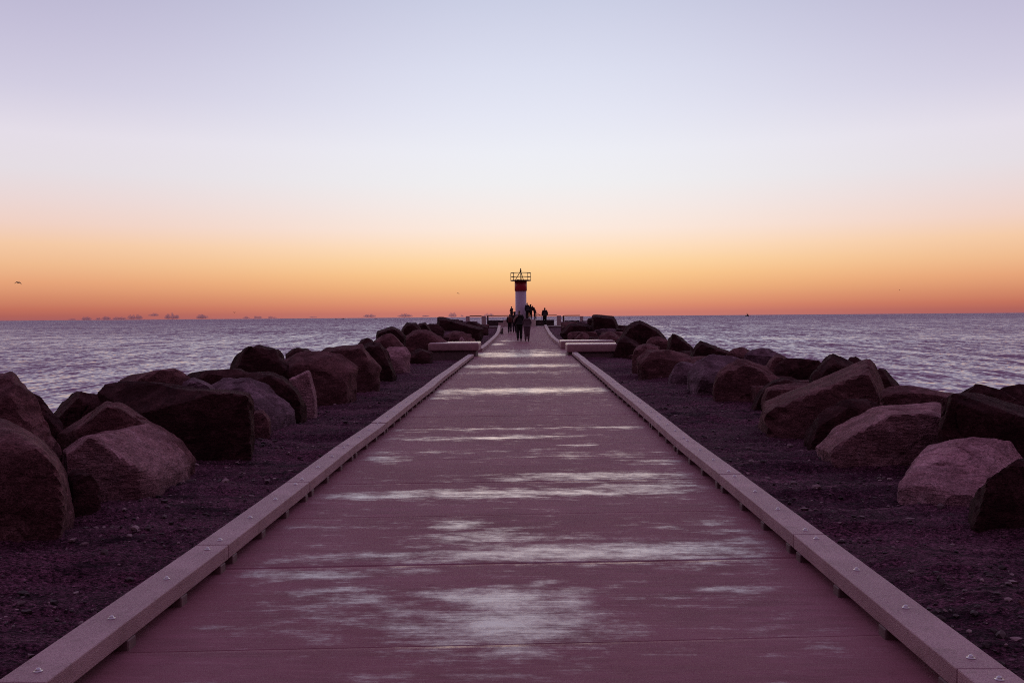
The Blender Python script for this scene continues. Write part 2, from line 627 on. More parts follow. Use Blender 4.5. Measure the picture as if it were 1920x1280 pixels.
# path slab
SK = .06
major = [6.56 + 8.1 * k for k in range(10)]
minor = [4.94 + 1.62 * k for k in range(50)]
rows = [(y, 0.0) for y in np.concatenate([np.arange(.6, 16, .05), np.arange(16, 40, .12), np.arange(40, 88.2, .3)])]
for j in minor:
    if 40 < j:
        break
    wd, dp = (.007, .016) if min(abs(j - q) for q in major) < .3 else (.0025, .005)
    rows = [r for r in rows if abs(r[0] - j) > wd * 2.2]
    rows += [(j - wd * 1.8, 0), (j - wd * .7, -dp), (j + wd * .7, -dp), (j + wd * 1.8, 0)]
rows.sort()
ncol = 64
PV = []
for y, dz in rows:
    a, c = lx(y) - .25, rx(y) + .25
    for k in range(ncol):
        x = a + (c - a) * k / (ncol - 1)
        yy = y + SK * x
        PV.append((x, yy, float(pz(yy)) + dz))
PV = np.array(PV)
PV[:, 2] += .004 * perlin(PV * np.array([.6, .9, 0]) + 3)
me = np_mesh('path', PV, grid_faces(len(rows), ncol))
# puddles and damp films left on the slab: centre and half sizes in metres
wets = []
for px, py, rx_, ry_, s in [
        (960, 1165, 135, 48, 1.0), (800, 1172, 70, 30, .8), (930, 1120, 140, 16, .85), (650, 1120, 110, 22, .55), (610, 1165, 70, 26, .5),
        (1130, 1172, 70, 12, .6), (950, 1222, 45, 10, .7), (860, 1260, 160, 16, .42), (520, 1140, 40, 20, .4),
        (560, 1079, 95, 9, .9), (760, 1072, 120, 7, .5), (1020, 1097, 30, 7, .6),
        (1100, 1038, 300, 17, .95), (1330, 1036, 110, 20, .7), (700, 1046, 160, 9, .55), (900, 1008, 80, 12, .75), (860, 985, 40, 10, .7),
        (1010, 1010, 90, 8, .6), (1260, 988, 40, 4, .6), (1400, 1012, 60, 22, .5), (1340, 980, 50, 10, .5),
        (930, 927, 310, 7, .95), (1130, 896, 180, 8, .75), (1210, 918, 110, 10, .8), (1010, 893, 60, 6, .5), (680, 932, 60, 5, .6),
        (730, 862, 40, 6, .7), (800, 850, 150, 3, .4), (1100, 855, 160, 5, .4), (1250, 868, 60, 7, .5),
        (950, 822, 110, 3, .8), (800, 824, 60, 3, .6), (1090, 837, 30, 2.5, .6), (950, 806, 260, 2.5, .5), (1150, 803, 70, 2.5, .55),
        (985, 734, 170, 5.0, .92), (850, 737, 50, 5, .7), (830, 748, 45, 3, .5), (960, 700, 120, 2.5, .45), (960, 688, 120, 2.5, .9), (1030, 686, 60, 2, .6), (900, 690, 40, 2, .6),
        (975, 663, 90, 3.0, .9), (930, 660, 50, 2, .8), (985, 655, 50, 1.4, .6), (1010, 658, 40, 1.4, .7), (932, 642, 14, 1.4, .7), (950, 634, 12, 1, .6),
        (1380, 1108, 50, 8, .62), (1440, 1180, 90, 9, .45), (1560, 1210, 30, 5, .5), (400, 1178, 40, 5, .35), (1390, 950, 60, 10, .4), (560, 985, 60, 8, .35)]:
    z = float(pz(10))
    c = onz(px, py, 0)
    if c.y > 40:
        c = at(px, py, np.interp(py, [630, 663], [58, 41]))
    wets.append((c.x, c.y, rx_ * c.y / FPX, ry_ * c.y * c.y / (FPX * EYE), s))
wet = np.zeros(len(PV))
for x, y, a, b_, s in wets:
    d = ((PV[:, 0] - x) / a) ** 2 + ((PV[:, 1] - SK * (PV[:, 0] - x) - y) / max(b_, .05)) ** 2
    wet = np.maximum(wet, s * np.exp(-np.clip(d, 0, 30) ** 1.1 * .55))
wet += .10 * fbm(PV * np.array([.5, 2.0, 0]) + 11, 3)
att = me.attributes.new('wetness', 'FLOAT', 'POINT')
att.data.foreach_set('value', wet.astype(np.float32))
path = link('path', me, path_mat())
tag(path, kind='structure')

# sea
ang = np.concatenate([np.linspace(-42, 42, 640), np.linspace(42, 318, 90)[1:-1]])
ang = np.radians(ang)
rad = [6.0]
while rad[-1] < 60000:
    rad.append(rad[-1] * 1.0125)
rad = np.array(rad)
A_, R_ = np.meshgrid(ang, rad)
SV = np.stack([(np.sin(A_) * R_).ravel(), (np.cos(A_) * R_).ravel(), np.zeros(A_.size)], 1)
rr = R_.ravel()
z = np.zeros(len(SV))
rs = np.random.RandomState(5)
for k in range(46):
    lam = 1.6 * (1.105 ** k) * rs.uniform(.95, 1.05)
    th = R(rs.normal(0, 34)) + R(20)
    kx, ky = math.sin(th), math.cos(th)
    amp = .0125 * lam ** .72 * rs.uniform(.6, 1.3)
    fade = np.clip(lam / (rr * .0125 * 2.2) - .6, 0, 1)
    ph = rs.uniform(0, 6.28)
    s_ = np.sin((SV[:, 0] * kx + SV[:, 1] * ky) * 2 * math.pi / lam + ph)
    z += amp * fade * (s_ + .25 * (2 * s_ * s_ - 1))
gate = .55 + .9 * np.clip(.5 + fbm(SV * np.array([.012, .03, 0]) + 4, 3), 0, 1.3)
SV[:, 2] = SEA_Z + z * gate * .09
sea = link('sea', np_mesh('sea', SV, grid_faces(len(rad), len(ang), True)), sea_mat())
tag(sea, kind='structure')

# ------------------------------------------------------------------ boulders
_ico = {}


def ico(n):
    if n not in _ico:
        bm = bmesh.new()
        bmesh.ops.create_icosphere(bm, subdivisions=n, radius=1)
        bm.verts.ensure_lookup_table()
        v = np.array([p.co[:] for p in bm.verts])
        f = np.array([[q.index for q in t.verts] for t in bm.faces])
        bm.free()
        _ico[n] = (v / np.linalg.norm(v, axis=1)[:, None], f)
    return _ico[n]


rr_ = random.Random(11)


def boulder(label, outline, Y, tf=.45, tb=.6, front=None, p=16, mat='rock_dark', rough=1.0, lvl=5, fs=.82, bs=.72, cuts=4):
    """convex stone: hull of a near face, the outline and a far face, rounded and weathered"""
    cx = sum(q[0] for q in outline) / len(outline)
    cy = sum(q[1] for q in outline) / len(outline)
    pts = [at(x, y, Y) for x, y in outline]
    if front is None:
        front = [(cx + (x - cx) * fs, cy + (y - cy) * fs + 2) for x, y in outline]
    pts += [at(x, y, Y - tf) for x, y in front]
    pts += [at(cx + (x - cx) * bs, cy + (y - cy) * bs, Y + tb) for x, y in outline]
    zmin = min(q.z for q in pts)
    zmid = zmin + .45 * (max(q.z for q in pts) - zmin)
    pts += [Vector((q.x, q.y, zmin - .35)) for q in pts if q.z < zmid]      # bedded in the ground
    bm = bmesh.new()
    for q in pts:
        bm.verts.new(q)
    r = bmesh.ops.convex_hull(bm, input=bm.verts[:])
    hv = [v for v in bm.verts if v.link_faces]
    cen = sum((v.co for v in hv), Vector()) / len(hv)
    # a few large break faces: keep the biggest facets, drop near-parallel ones
    lim = math.cos(R(11 if p <= 12 else (18 if p < 22 else (21 if p < 30 else 12))))
    N, D = [], []
    for f in sorted(bm.faces, key=lambda q: -q.calc_area()):
        if f.calc_area() < 1e-7:
            continue
        n = f.normal.copy()
        if n.dot(f.verts[0].co - cen) < 0:
            n = -n
        if any(n.dot(q) > lim for q in N):
            continue
        N.append(n)
        D.append(max(max(n.dot(v.co - cen) for v in hv), .02))
    bm.free()
    # fracture faces that knock corners off the side that looks at the path
    for _c in range(cuts):
        n = Vector((rr_.uniform(-.8, .8), rr_.uniform(-1, -.15), rr_.uniform(-.25, .9))).normalized()
        sup = max(n.dot(q - cen) for q in pts)
        N.append(n)
        D.append(sup * rr_.uniform(.76, .92))
    N = np.array([n[:] for n in N])
    D = np.array(D)
    if Y < 14 and lvl == 5:
        lvl = 6
    U, F = ico(lvl)
    ext = np.ptp(np.array([(q - cen)[:] for q in pts]), axis=0) / 2
    U = U * ext
    U = U / np.linalg.norm(U, axis=1)[:, None]
    S = np.clip(U @ N.T, 0, None) / D[None, :]
    smax = S.max(1)
    pw = 36 if p <= 12 else 160 + 2 * p
    rr = 1.0 / (smax * ((S / smax[:, None]) ** pw).sum(1) ** (1.0 / pw))
    V = U * rr[:, None] * (1.02 if p <= 12 else .985)
    size = float(np.mean(ext))
    seed = np.array([cen.x * 3.1, cen.y * 1.7, Y])
    q = V / max(size, .05)
    dn = .026 * fbm(q * .9 + seed, 2) + .020 * fbm(q * 3.3 + seed, 4) - .05 * np.clip(np.abs(perlin(q * 1.4 + seed + 60)) - .22, 0, 1) - .012 * np.clip(ridged(q * 1.9 + seed, 2) - 1.05, 0, 1)
    dn += .010 * fbm(q * 10 + seed, 3)
    dn -= .03 * np.clip(perlin(q * 1.7 + seed + 40) - .25, 0, 1)
    crack = perlin(q * 1.15 + seed + 71) + .25 * perlin(q * 4 + seed)
    dn -= .045 * np.exp(-(crack / .034) ** 2) * np.clip(perlin(q * .8 + seed + 5) * 2.5 + .35, 0, 1)
    step_ = perlin(q * np.array([1.0, 1.0, 1.6]) + seed + 23)
    dn += .030 * np.tanh(step_ * 16) * (.6 + .4 * np.tanh(perlin(q * 2 + seed) * 4))
    dn += .005 * fbm(q * 24 + seed, 2)
    V = V * (1 + dn * rough)[:, None]
    me_ = np_mesh('boulder', V, F)
    me_.set_sharp_from_angle(angle=R(24))
    o = link('boulder', me_, M[mat])
    o.location = cen
    tag(o, label, 'boulder', 'granite boulders lining the pier')
    return o


B = boulder
# ---- left row
B('huge smooth round boulder cut off by the left picture edge, nearest the camera', [(-90, 1030), (-120, 900), (-60, 800), (0, 782), (35, 793), (75, 817), (107, 850), (126, 890), (134, 930), (129, 975), (110, 1015), (60, 1050), (-20, 1060)], 8.7, 1.0, .8, p=11, mat='rock_mid', rough=.7)
B('tall rounded boulder standing behind the huge smooth one at the left edge', [(-120, 900), (-100, 760), (-50, 712), (0, 701), (28, 700), (46, 716), (62, 745), (77, 775), (92, 812), (110, 860), (90, 930), (-20, 960)], 10.2, .5, .7, p=14, mat='rock_mid')
B('narrow dark boulder leaning behind the tall one at the left edge', [(40, 725), (62, 737), (80, 750), (102, 776), (118, 802), (110, 840), (60, 870), (20, 800)], 11.6, .3, .6)
B('low knobbly dark boulder against the sea on the left, behind the rounded brown one', [(96, 775), (112, 750), (130, 741), (147, 736), (180, 741), (205, 748), (200, 800), (150, 840), (108, 825)], 13.6, .5, .7)
B('broad rounded brown boulder behind the one with the pale right side', [(92, 850), (95, 833), (125, 797), (168, 768), (203, 748), (226, 751), (262, 775), (312, 805), (352, 835), (373, 862), (330, 910), (150, 930), (95, 900)], 11.4, .55, .6, p=18, mat='rock_mid')
B('boulder with pale curved right side and dark broken face, left of the path', [(118, 845), (140, 828), (172, 812), (230, 802), (282, 801), (322, 818), (347, 845), (360, 872), (345, 905), (280, 930), (230, 950), (150, 975), (128, 930)], 10.8, 1.35, .4, front=[(122, 850), (168, 818), (190, 832), (215, 850), (250, 872), (276, 897), (286, 920), (230, 950), (150, 975), (130, 930)], p=30, mat='rock_pale', rough=.7, cuts=1)
B('small dark stone wedged beside the huge smooth boulder', [(125, 890), (138, 879), (156, 880), (182, 902), (185, 950), (150, 975), (125, 975)], 9.0, .25, .3, lvl=4)
B('long flat topped dark block, largest of the left row', [(182, 742), (186, 716), (203, 709), (225, 711), (300, 720), (380, 727), (440, 729), (467, 738), (477, 765), (474, 820), (430, 850), (380, 875), (320, 870), (250, 810), (195, 765)], 13.0, .6, .6, front=[(250, 770), (290, 745), (380, 738), (440, 738), (463, 748), (472, 775), (470, 825), (430, 850), (380, 875), (320, 865)], p=30, cuts=1)
B('low rounded boulder resting behind the long flat topped block', [(222, 716), (258, 700), (300, 695), (340, 699), (372, 717), (390, 745), (300, 755), (230, 745)], 14.4, .4, .6, mat='rock_mid', lvl=4)
B('small pale peaked boulder behind the right end of the long block', [(318, 738), (343, 714), (362, 706), (392, 718), (412, 735), (390, 760), (340, 760)], 14.2, .3, .4, p=30, mat='rock_grey', lvl=4, cuts=1)
B('low dark slab at the water side behind the long block', [(340, 705), (350, 698), (420, 694), (452, 689), (472, 700), (490, 730), (420, 735), (360, 730)], 17.2, .4, .7, lvl=4)
B('dusty grey rounded boulder with a sloping right flank', [(380, 735), (400, 716), (425, 709), (450, 708), (482, 711), (512, 726), (537, 750), (555, 777), (545, 800), (500, 825), (460, 830), (420, 790)], 16.0, 1.0, .5, front=[(400, 760), (430, 745), (470, 760), (510, 800), (500, 825), (460, 830), (420, 800)], p=24, mat='rock_grey')
B('small split stone at the foot of the grey rounded boulder', [(466, 780), (478, 768), (494, 767), (506, 780), (509, 802), (484, 815), (466, 808)], 14.7, .25, .25, p=30, mat='rock_mid', lvl=4, cuts=1)
B('dark arched boulder curving over the grey one beside it', [(440, 722), (450, 705), (478, 695), (505, 695), (532, 706), (560, 730), (574, 757), (575, 775), (560, 795), (520, 790), (480, 740)], 16.8, .4, .45, p=20)
B('pale sharp wedge of stone standing upright between dark boulders', [(540, 710), (578, 693), (583, 697), (590, 725), (595, 757), (582, 775), (565, 775)], 17.9, .22, .25, front=[(548, 712), (577, 697), (584, 730), (590, 765), (570, 772)], p=40, mat='rock_light', rough=.5, cuts=0)
B('big dome shaped boulder with pale rim, left of the path', [(516, 700), (520, 682), (538, 667), (560, 658), (585, 655), (622, 658), (652, 670), (675, 686), (673, 720), (668, 745), (640, 760), (600, 772), (560, 775), (530, 740)], 20.6, .65, .7, front=[(528, 705), (545, 684), (575, 670), (612, 674), (640, 696), (646, 730), (642, 757), (600, 770), (560, 772)], p=26, mat='rock_mid')
B('dark humped boulder against the sea, left of the big dome shaped boulder', [(424, 694), (428, 678), (442, 664), (466, 654), (500, 657), (530, 664), (545, 685), (520, 710), (480, 712), (436, 708)], 20.2, .5, .7)
B('jagged crest stone on top of the dark humped boulder', [(460, 662), (470, 650), (486, 645), (500, 649), (512, 656), (526, 655), (535, 672), (500, 690), (470, 685)], 22.2, .4, .5, p=30, lvl=4, cuts=1)
B('thin dark stone peeping over the dome shaped boulder', [(535, 662), (548, 653), (570, 652), (585, 657), (600, 668), (570, 685), (540, 680)], 24.0, .4, .5, lvl=4)
B('wide brown boulder with straight edge, right of the dome shaped one', [(592, 664), (615, 651), (650, 647), (682, 651), (700, 668), (718, 690), (708, 725), (680, 742), (655, 740), (630, 690)], 23.6, .6, .7, p=24, mat='rock_mid')
B('dark upright boulder with a straight slanting right edge', [(660, 668), (672, 650), (690, 640), (714, 641), (727, 658), (736, 685), (744, 705), (722, 722), (690, 735), (668, 720)], 28.0, .6, .7, p=30, cuts=1)
B('small rough dark stone crowning the upright boulder', [(660, 658), (670, 644), (683, 634), (697, 636), (705, 645), (700, 665), (670, 672)], 30.0, .4, .5, p=26, lvl=4)
B('pale rounded boulder with curved bands, beside the dark upright one', [(718, 655), (726, 649), (748, 649), (764, 653), (771, 664), (769, 685), (758, 700), (738, 706), (726, 690)], 31.0, .5, .6, front=[(727, 665), (740, 660), (752, 663), (757, 672), (756, 696), (738, 704), (728, 688)], p=24, mat='rock_light', lvl=4)
B('brown dome boulder above the pale banded one', [(692, 655), (700, 638), (714, 629), (732, 627), (746, 633), (760, 648), (758, 665), (715, 670)], 34.0, .6, .7, p=16, mat='rock_mid', lvl=4)
B('dark angular boulder at the sea edge, left of the blunt block', [(703, 628), (705, 621), (720, 616), (736, 611), (750, 616), (764, 630), (760, 650), (705, 650)], 38.0, .7, .9, p=34, lvl=4, cuts=0)
B('blunt square block of stone on the left skyline', [(748, 630), (753, 616), (763, 603), (781, 604), (788, 613), (795, 640), (755, 645)], 43.0, .7, 1.0, p=40, lvl=4, cuts=0)
B('long ridged boulder with a pale crease, behind the left bench', [(740, 640), (762, 624), (785, 616), (805, 618), (828, 634), (852, 648), (850, 675), (770, 675)], 41.5, .6, .9, p=26, mat='rock_mid', lvl=4)
B('small pointed stone on the left skyline beside the blunt block', [(778, 614), (786, 606), (797, 603), (802, 609), (812, 625), (780, 630)], 50.0, .7, 1.0, p=34, lvl=4, cuts=0)
B('low dark stone on the left skyline, left of the tilted slab', [(796, 612), (806, 607), (820, 607), (835, 620), (815, 632), (796, 628)], 54.0, .8, 1.0, p=24, lvl=4)
B('great tilted slab sloping down towards the end of the pier, left side', [(818, 610), (820, 594), (824, 594), (846, 598), (868, 604), (892, 611), (908, 618), (905, 640), (850, 646), (822, 636)], 59.0, 1.0, 1.4, p=40, lvl=5, cuts=0)
B('small square stone on top of the tilted slab', [(843, 605), (845, 598), (860, 599), (861, 610), (845, 612)], 66.0, .6, .8, p=40, lvl=4, cuts=0)
B('brown boulder with a slanting seam behind the left bench', [(822, 650), (832, 630), (850, 620), (872, 622), (892, 638), (890, 655), (840, 662)], 52.5, .8, .9, p=26, mat='rock_mid', lvl=4)
B('dark stone tucked against the outer end of the left bench', [(762, 680), (766, 662), (785, 652), (806, 658), (812, 680), (790, 692)], 37.2, .6, .7, lvl=4)
B('small pale stone on the far ground strip left of the path', [(860, 644), (862, 634), (866, 631), (870, 636), (871, 644), (866, 647)], 51.0, .25, .3, mat='rock_light', lvl=4)
B('dark rubble boulder at the far left end of the pier, below the fence', [(866, 610), (880, 603), (900, 606), (915, 613), (915, 628), (880, 630)], 74.0, 1.0, 1.2, p=24, lvl=4)
# ---- right row
B('dark smooth boulder cut off by the right picture edge, nearest the camera', [(1808, 985), (1815, 962), (1842, 928), (1872, 898), (1920, 868), (1980, 862), (2030, 900), (2030, 1020), (1900, 1035), (1850, 1020)], 8.5, .5, .5, p=24)
B('pale pink rounded boulder with scratched face at the right edge', [(1682, 915), (1690, 893), (1712, 868), (1745, 845), (1792, 827), (1830, 819), (1872, 819), (1902, 830), (1924, 856), (1945, 890), (1870, 980), (1812, 985), (1765, 965), (1715, 945)], 10.2, 1.1, .6, front=[(1684, 912), (1715, 935), (1765, 960), (1812, 980), (1870, 975), (1900, 940), (1740, 925)], p=24, mat='rock_light', rough=.8)
B('broad boulder with pale arched top and rough dark face on the right', [(1526, 838), (1560, 800), (1612, 774), (1662, 760), (1720, 756), (1765, 756), (1800, 785), (1810, 860), (1730, 905), (1690, 925), (1620, 890), (1560, 862)], 12.5, 1.1, .5, front=[(1556, 855), (1572, 828), (1606, 812), (1640, 800), (1660, 784), (1700, 775), (1750, 775), (1795, 795), (1770, 880), (1690, 920), (1630, 890)], p=34, mat='rock_pale', rough=.8, cuts=0)
B('large dark boulder behind the pale pink one at the right edge', [(1760, 765), (1766, 744), (1800, 738), (1850, 742), (1920, 752), (1990, 770), (1990, 870), (1900, 880), (1810, 870), (1770, 820)], 10.9, .5, .7, p=26)
B('dark pointed boulder rising against the sea at the right edge', [(1790, 748), (1805, 733), (1830, 721), (1850, 726), (1885, 740), (1930, 770), (1900, 800), (1800, 790)], 12.6, .4, .6, p=26)
B('dark rounded boulder touching the right picture edge at sea level', [(1868, 738), (1886, 726), (1912, 720), (1945, 724), (1980, 745), (1970, 790), (1880, 780)], 13.2, .4, .7, p=18)
B('flat topped low boulder between the leaning slab and the right edge', [(1650, 730), (1664, 722), (1690, 721), (1725, 725), (1765, 732), (1795, 740), (1800, 775), (1720, 790), (1650, 775)], 14.0, .35, .7, front=[(1655, 745), (1690, 735), (1740, 737), (1785, 747), (1795, 775), (1720, 788), (1655, 775)], p=34, mat='rock_mid', cuts=0)
B('great leaning slab with a pale sloping upper face on the right', [(1426, 775), (1430, 762), (1500, 728), (1562, 698), (1602, 684), (1631, 671), (1641, 680), (1651, 705), (1660, 740), (1650, 820), (1560, 850), (1500, 845), (1440, 812)], 15.9, 1.45, .5, front=[(1428, 772), (1500, 750), (1560, 722), (1612, 702), (1630, 696), (1654, 745), (1648, 820), (1540, 845), (1450, 812)], p=44, mat='rock_mid', rough=.6, cuts=0)
B('dark rough boulder filling the gap below the leaning slab', [(1505, 835), (1525, 790), (1560, 760), (1620, 745), (1672, 752), (1690, 780), (1620, 830), (1550, 860)], 13.6, .4, .5, p=24)
B('dark pointed boulder behind the leaning slab', [(1515, 712), (1530, 690), (1548, 673), (1564, 662), (1590, 674), (1612, 690), (1620, 720), (1560, 735)], 19.0, .5, .6, p=26)
B('small knobbly stone just left of the leaning slab tip', [(1588, 680), (1594, 671), (1605, 669), (1616, 675), (1622, 695), (1595, 700)], 20.5, .3, .4, p=20, lvl=4)
B('dark rounded boulder behind the tip of the leaning slab', [(1636, 705), (1645, 693), (1656, 692), (1672, 703), (1690, 722), (1690, 745), (1645, 745)], 17.0, .35, .6, p=18, lvl=4)
B('brown boulder with hollowed pale top rim behind the leaning slab', [(1426, 750), (1434, 726), (1450, 720), (1495, 723), (1525, 716), (1550, 722), (1545, 760), (1500, 775), (1430, 785)], 17.0, .35, .5, front=[(1430, 760), (1440, 730), (1495, 731), (1530, 726), (1540, 760), (1490, 778), (1432, 785)], p=34, mat='rock_mid', cuts=0)
B('dark weathered boulder rounded at the left of the hollowed one', [(1404, 785), (1412, 755), (1424, 730), (1446, 712), (1475, 706), (1505, 715), (1510, 760), (1450, 795)], 18.3, .45, .5, p=18)
B('big brown boulder with a slanting top edge, right of the streaked grey one', [(1335, 725), (1345, 697), (1362, 681), (1385, 672), (1402, 673), (1440, 690), (1475, 716), (1440, 755), (1405, 785), (1365, 770), (1340, 755)], 20.2, .55, .6, front=[(1345, 715), (1365, 700), (1400, 684), (1435, 700), (1450, 730), (1402, 782), (1362, 765), (1345, 745)], p=30, mat='rock_mid', cuts=1)
B('streaked blue grey boulder on the right of the path', [(1290, 715), (1294, 695), (1303, 678), (1326, 667), (1352, 665), (1388, 671), (1375, 710), (1345, 750), (1312, 740), (1294, 730)], 23.0, 1.1, .6, front=[(1296, 728), (1312, 738), (1345, 748), (1352, 715), (1320, 705)], p=28, mat='rock_grey')
B('dark round boulder left of the streaked blue grey one', [(1252, 715), (1258, 697), (1268, 683), (1282, 675), (1298, 680), (1302, 715), (1285, 733), (1262, 730)], 25.2, .5, .6, p=18, mat='rock_grey', lvl=4)
B('wide squat boulder with a flat purple top, right of the benches', [(1190, 668), (1205, 655), (1240, 653), (1285, 662), (1312, 672), (1300, 700), (1262, 722), (1225, 708), (1198, 692)], 28.0, .7, .8, p=24, mat='rock_mid')
B('brown rounded boulder nearest the outer end of the right bench', [(1186, 668), (1192, 652), (1204, 643), (1220, 642), (1238, 650), (1235, 680), (1205, 695), (1188, 688)], 30.0, .6, .7, p=18, mat='rock_mid', lvl=4)
B('brown boulder with one pale flank, against the sea on the right', [(1424, 700), (1436, 682), (1452, 664), (1470, 664), (1484, 674), (1485, 705), (1445, 718)], 23.0, .4, .5, p=30, mat='rock_mid', lvl=4, cuts=1)
B('flat crested grey boulder at the sea edge on the right', [(1396, 675), (1404, 657), (1420, 652), (1442, 653), (1468, 665), (1465, 690), (1410, 698)], 25.0, .5, .6, p=26, mat='rock_grey', lvl=4)
B('low red brown dome of rock at the sea edge on the right', [(1362, 668), (1374, 655), (1390, 651), (1404, 655), (1415, 670), (1400, 685), (1366, 682)], 27.0, .5, .6, p=16, mat='rock_mid', lvl=4)
B('long dark flat boulder in front of the sea, left of the pointed one', [(1456, 690), (1470, 674), (1500, 675), (1538, 679), (1545, 715), (1490, 730), (1456, 715)], 21.4, .5, .7, p=26)
B('sharp triangular dark boulder on the right skyline', [(1290, 668), (1300, 650), (1313, 637), (1322, 641), (1346, 650), (1372, 662), (1365, 685), (1300, 690)], 30.5, .5, .7, p=40, lvl=4, cuts=0)
B('rounded dark boulder on the right skyline with a steep left side', [(1248, 662), (1254, 640), (1259, 627), (1275, 626), (1288, 636), (1301, 650), (1305, 675), (1255, 680)], 34.5, .6, .8, p=26, lvl=4)
B('big peaked mound of rock on the right skyline', [(1160, 636), (1170, 614), (1182, 606), (1192, 604), (1199, 599), (1208, 606), (1232, 614), (1246, 628), (1256, 645), (1250, 672), (1180, 672)], 43.0, .9, 1.2, p=40, cuts=0)
B('pale edged stone in front of the peaked mound', [(1206, 648), (1215, 636), (1232, 630), (1250, 638), (1256, 655), (1225, 665)], 38.5, .5, .6, p=26, mat='rock_mid', lvl=4)
B('big square block of rock standing above the horizon on the right', [(1108, 618), (1110, 589), (1115, 588), (1151, 592), (1155, 598), (1162, 616), (1160, 640), (1115, 640)], 60.0, 1.0, 1.5, p=50, rough=.7, cuts=0)
B('small square stone left of the big square block', [(1102, 612), (1103, 596), (1112, 595), (1114, 615), (1105, 618)], 64.0, .5, .6, p=40, lvl=4, cuts=0)
B('dark heap boulder behind the right benches near the fence', [(1048, 625), (1062, 611), (1080, 606), (1102, 606), (1120, 618), (1120, 648), (1070, 650)], 60.5, .8, 1.2, p=20, lvl=4)
B('brown round boulder half hidden behind the right benches', [(1076, 645), (1080, 630), (1090, 622), (1102, 624), (1110, 640), (1105, 655), (1082, 655)], 52.0, .6, .7, p=14, mat='rock_mid', lvl=4)
B('dark low boulder between the right benches and the peaked mound', [(1150, 655), (1156, 636), (1172, 628), (1195, 640), (1208, 655), (1200, 680), (1160, 676)], 41.0, .7, .8, p=20, lvl=4)
B('brown boulder with a light fleck, behind the right benches', [(1112, 650), (1122, 630), (1140, 620), (1160, 628), (1176, 645), (1165, 668), (1120, 665)], 49.0, .8, .9, p=22, mat='rock_mid', lvl=4)
B('flat pale stone lying on the bare ground at lower right', [(1722, 978), (1730, 969), (1750, 965), (1770, 967), (1780, 975), (1770, 985), (1735, 986)], 8.75, .12, .14, p=14, mat='rock_light', lvl=4)
B('low stone in the ground at the lower right picture edge', [(1895, 1135), (1905, 1125), (1940, 1122), (1960, 1135), (1950, 1150), (1905, 1150)], 5.9, .1, .15, p=14, mat='rock_mid', lvl=4)

# boulders that pack the banks behind and between the ones above
rs = np.random.RandomState(58)


def packed(x, y, sz, zc, mat, label, k):
    N = rs.normal(size=(13, 3))
    N /= np.linalg.norm(N, axis=1)[:, None]
    N = np.concatenate([N, np.eye(3), -np.eye(3)])
    D = rs.uniform(.68, 1.0, size=len(N))
    U, F = ico(5 if y < 30 else 4)
    S = np.clip(U @ N.T, 0, None) / D
    mx_ = S.max(1)
    V = U / (mx_ * ((S / mx_[:, None]) ** 70).sum(1) ** (1 / 70))[:, None]
    dn = .05 * fbm(V * 1.3 + k * 3.3, 3) + .02 * np.tanh(perlin(V * 1.2 + k) * 14) + .012 * fbm(V * 8 + k, 3)
    V = V * (1 + dn)[:, None] * sz * np.array([rs.uniform(.85, 1.3), rs.uniform(.8, 1.1), rs.uniform(.6, .85)])
    me_ = np_mesh('boulder', V, F)
    me_.set_sharp_from_angle(angle=R(24))
    o = link('boulder', me_, M[mat])
    o.location = (x, y, zc)
    tag(o, label, 'boulder', 'granite boulders packed into the banks')


for sg, word in ((-1, 'left'), (1, 'right')):
    for k in range(9):                         # second row along the near half
        y = 15 + 24 * (k + rs.uniform(.1, .9)) / 9
        x = sg * rs.uniform(5.2, 6.2)
        sz = rs.uniform(.55, .8)
        packed(x, y, sz, ground_z(x, y) + .10, ('rock_dark', 'rock_mid', 'rock_dark')[k % 3], 'dark boulder packed behind the front row of stones on the %s bank before the benches' % word, k + 50 * sg)
    for k in range(15):                        # darker stones seen in the gaps of the front row
        y = 13 * (38 / 13) ** ((k + rs.uniform(.1, .9)) / 15)
        x = sg * rs.uniform(4.85, 5.5)
        sz = rs.uniform(.36, .52)
        packed(x, y, sz, ground_z(x, y) + .08, ('rock_dark', 'rock_mid')[k % 2], 'dark stone filling a gap between the big front row boulders on the %s' % word, k + 90 * sg)
    for k in range(22):                        # the far banks up to the platform
        y = 51 + 36.5 * (k + rs.uniform(.1, .9)) / 22
        row = k % 3
        x = sg * (3.8 + 1.0 * row + rs.uniform(-.25, .45))
        if sg < 0:
            x -= .25
        sz = rs.uniform(.6, .95)
        packed(x, y, sz, float(pz(y)) - .05 + .12 * row, ('rock_dark', 'rock_mid', 'rock_dark', 'rock_mid', 'rock_grey')[k % 5], 'dark boulder packed into the far %s bank between the benches and the lighthouse' % word, k + 200 * sg)

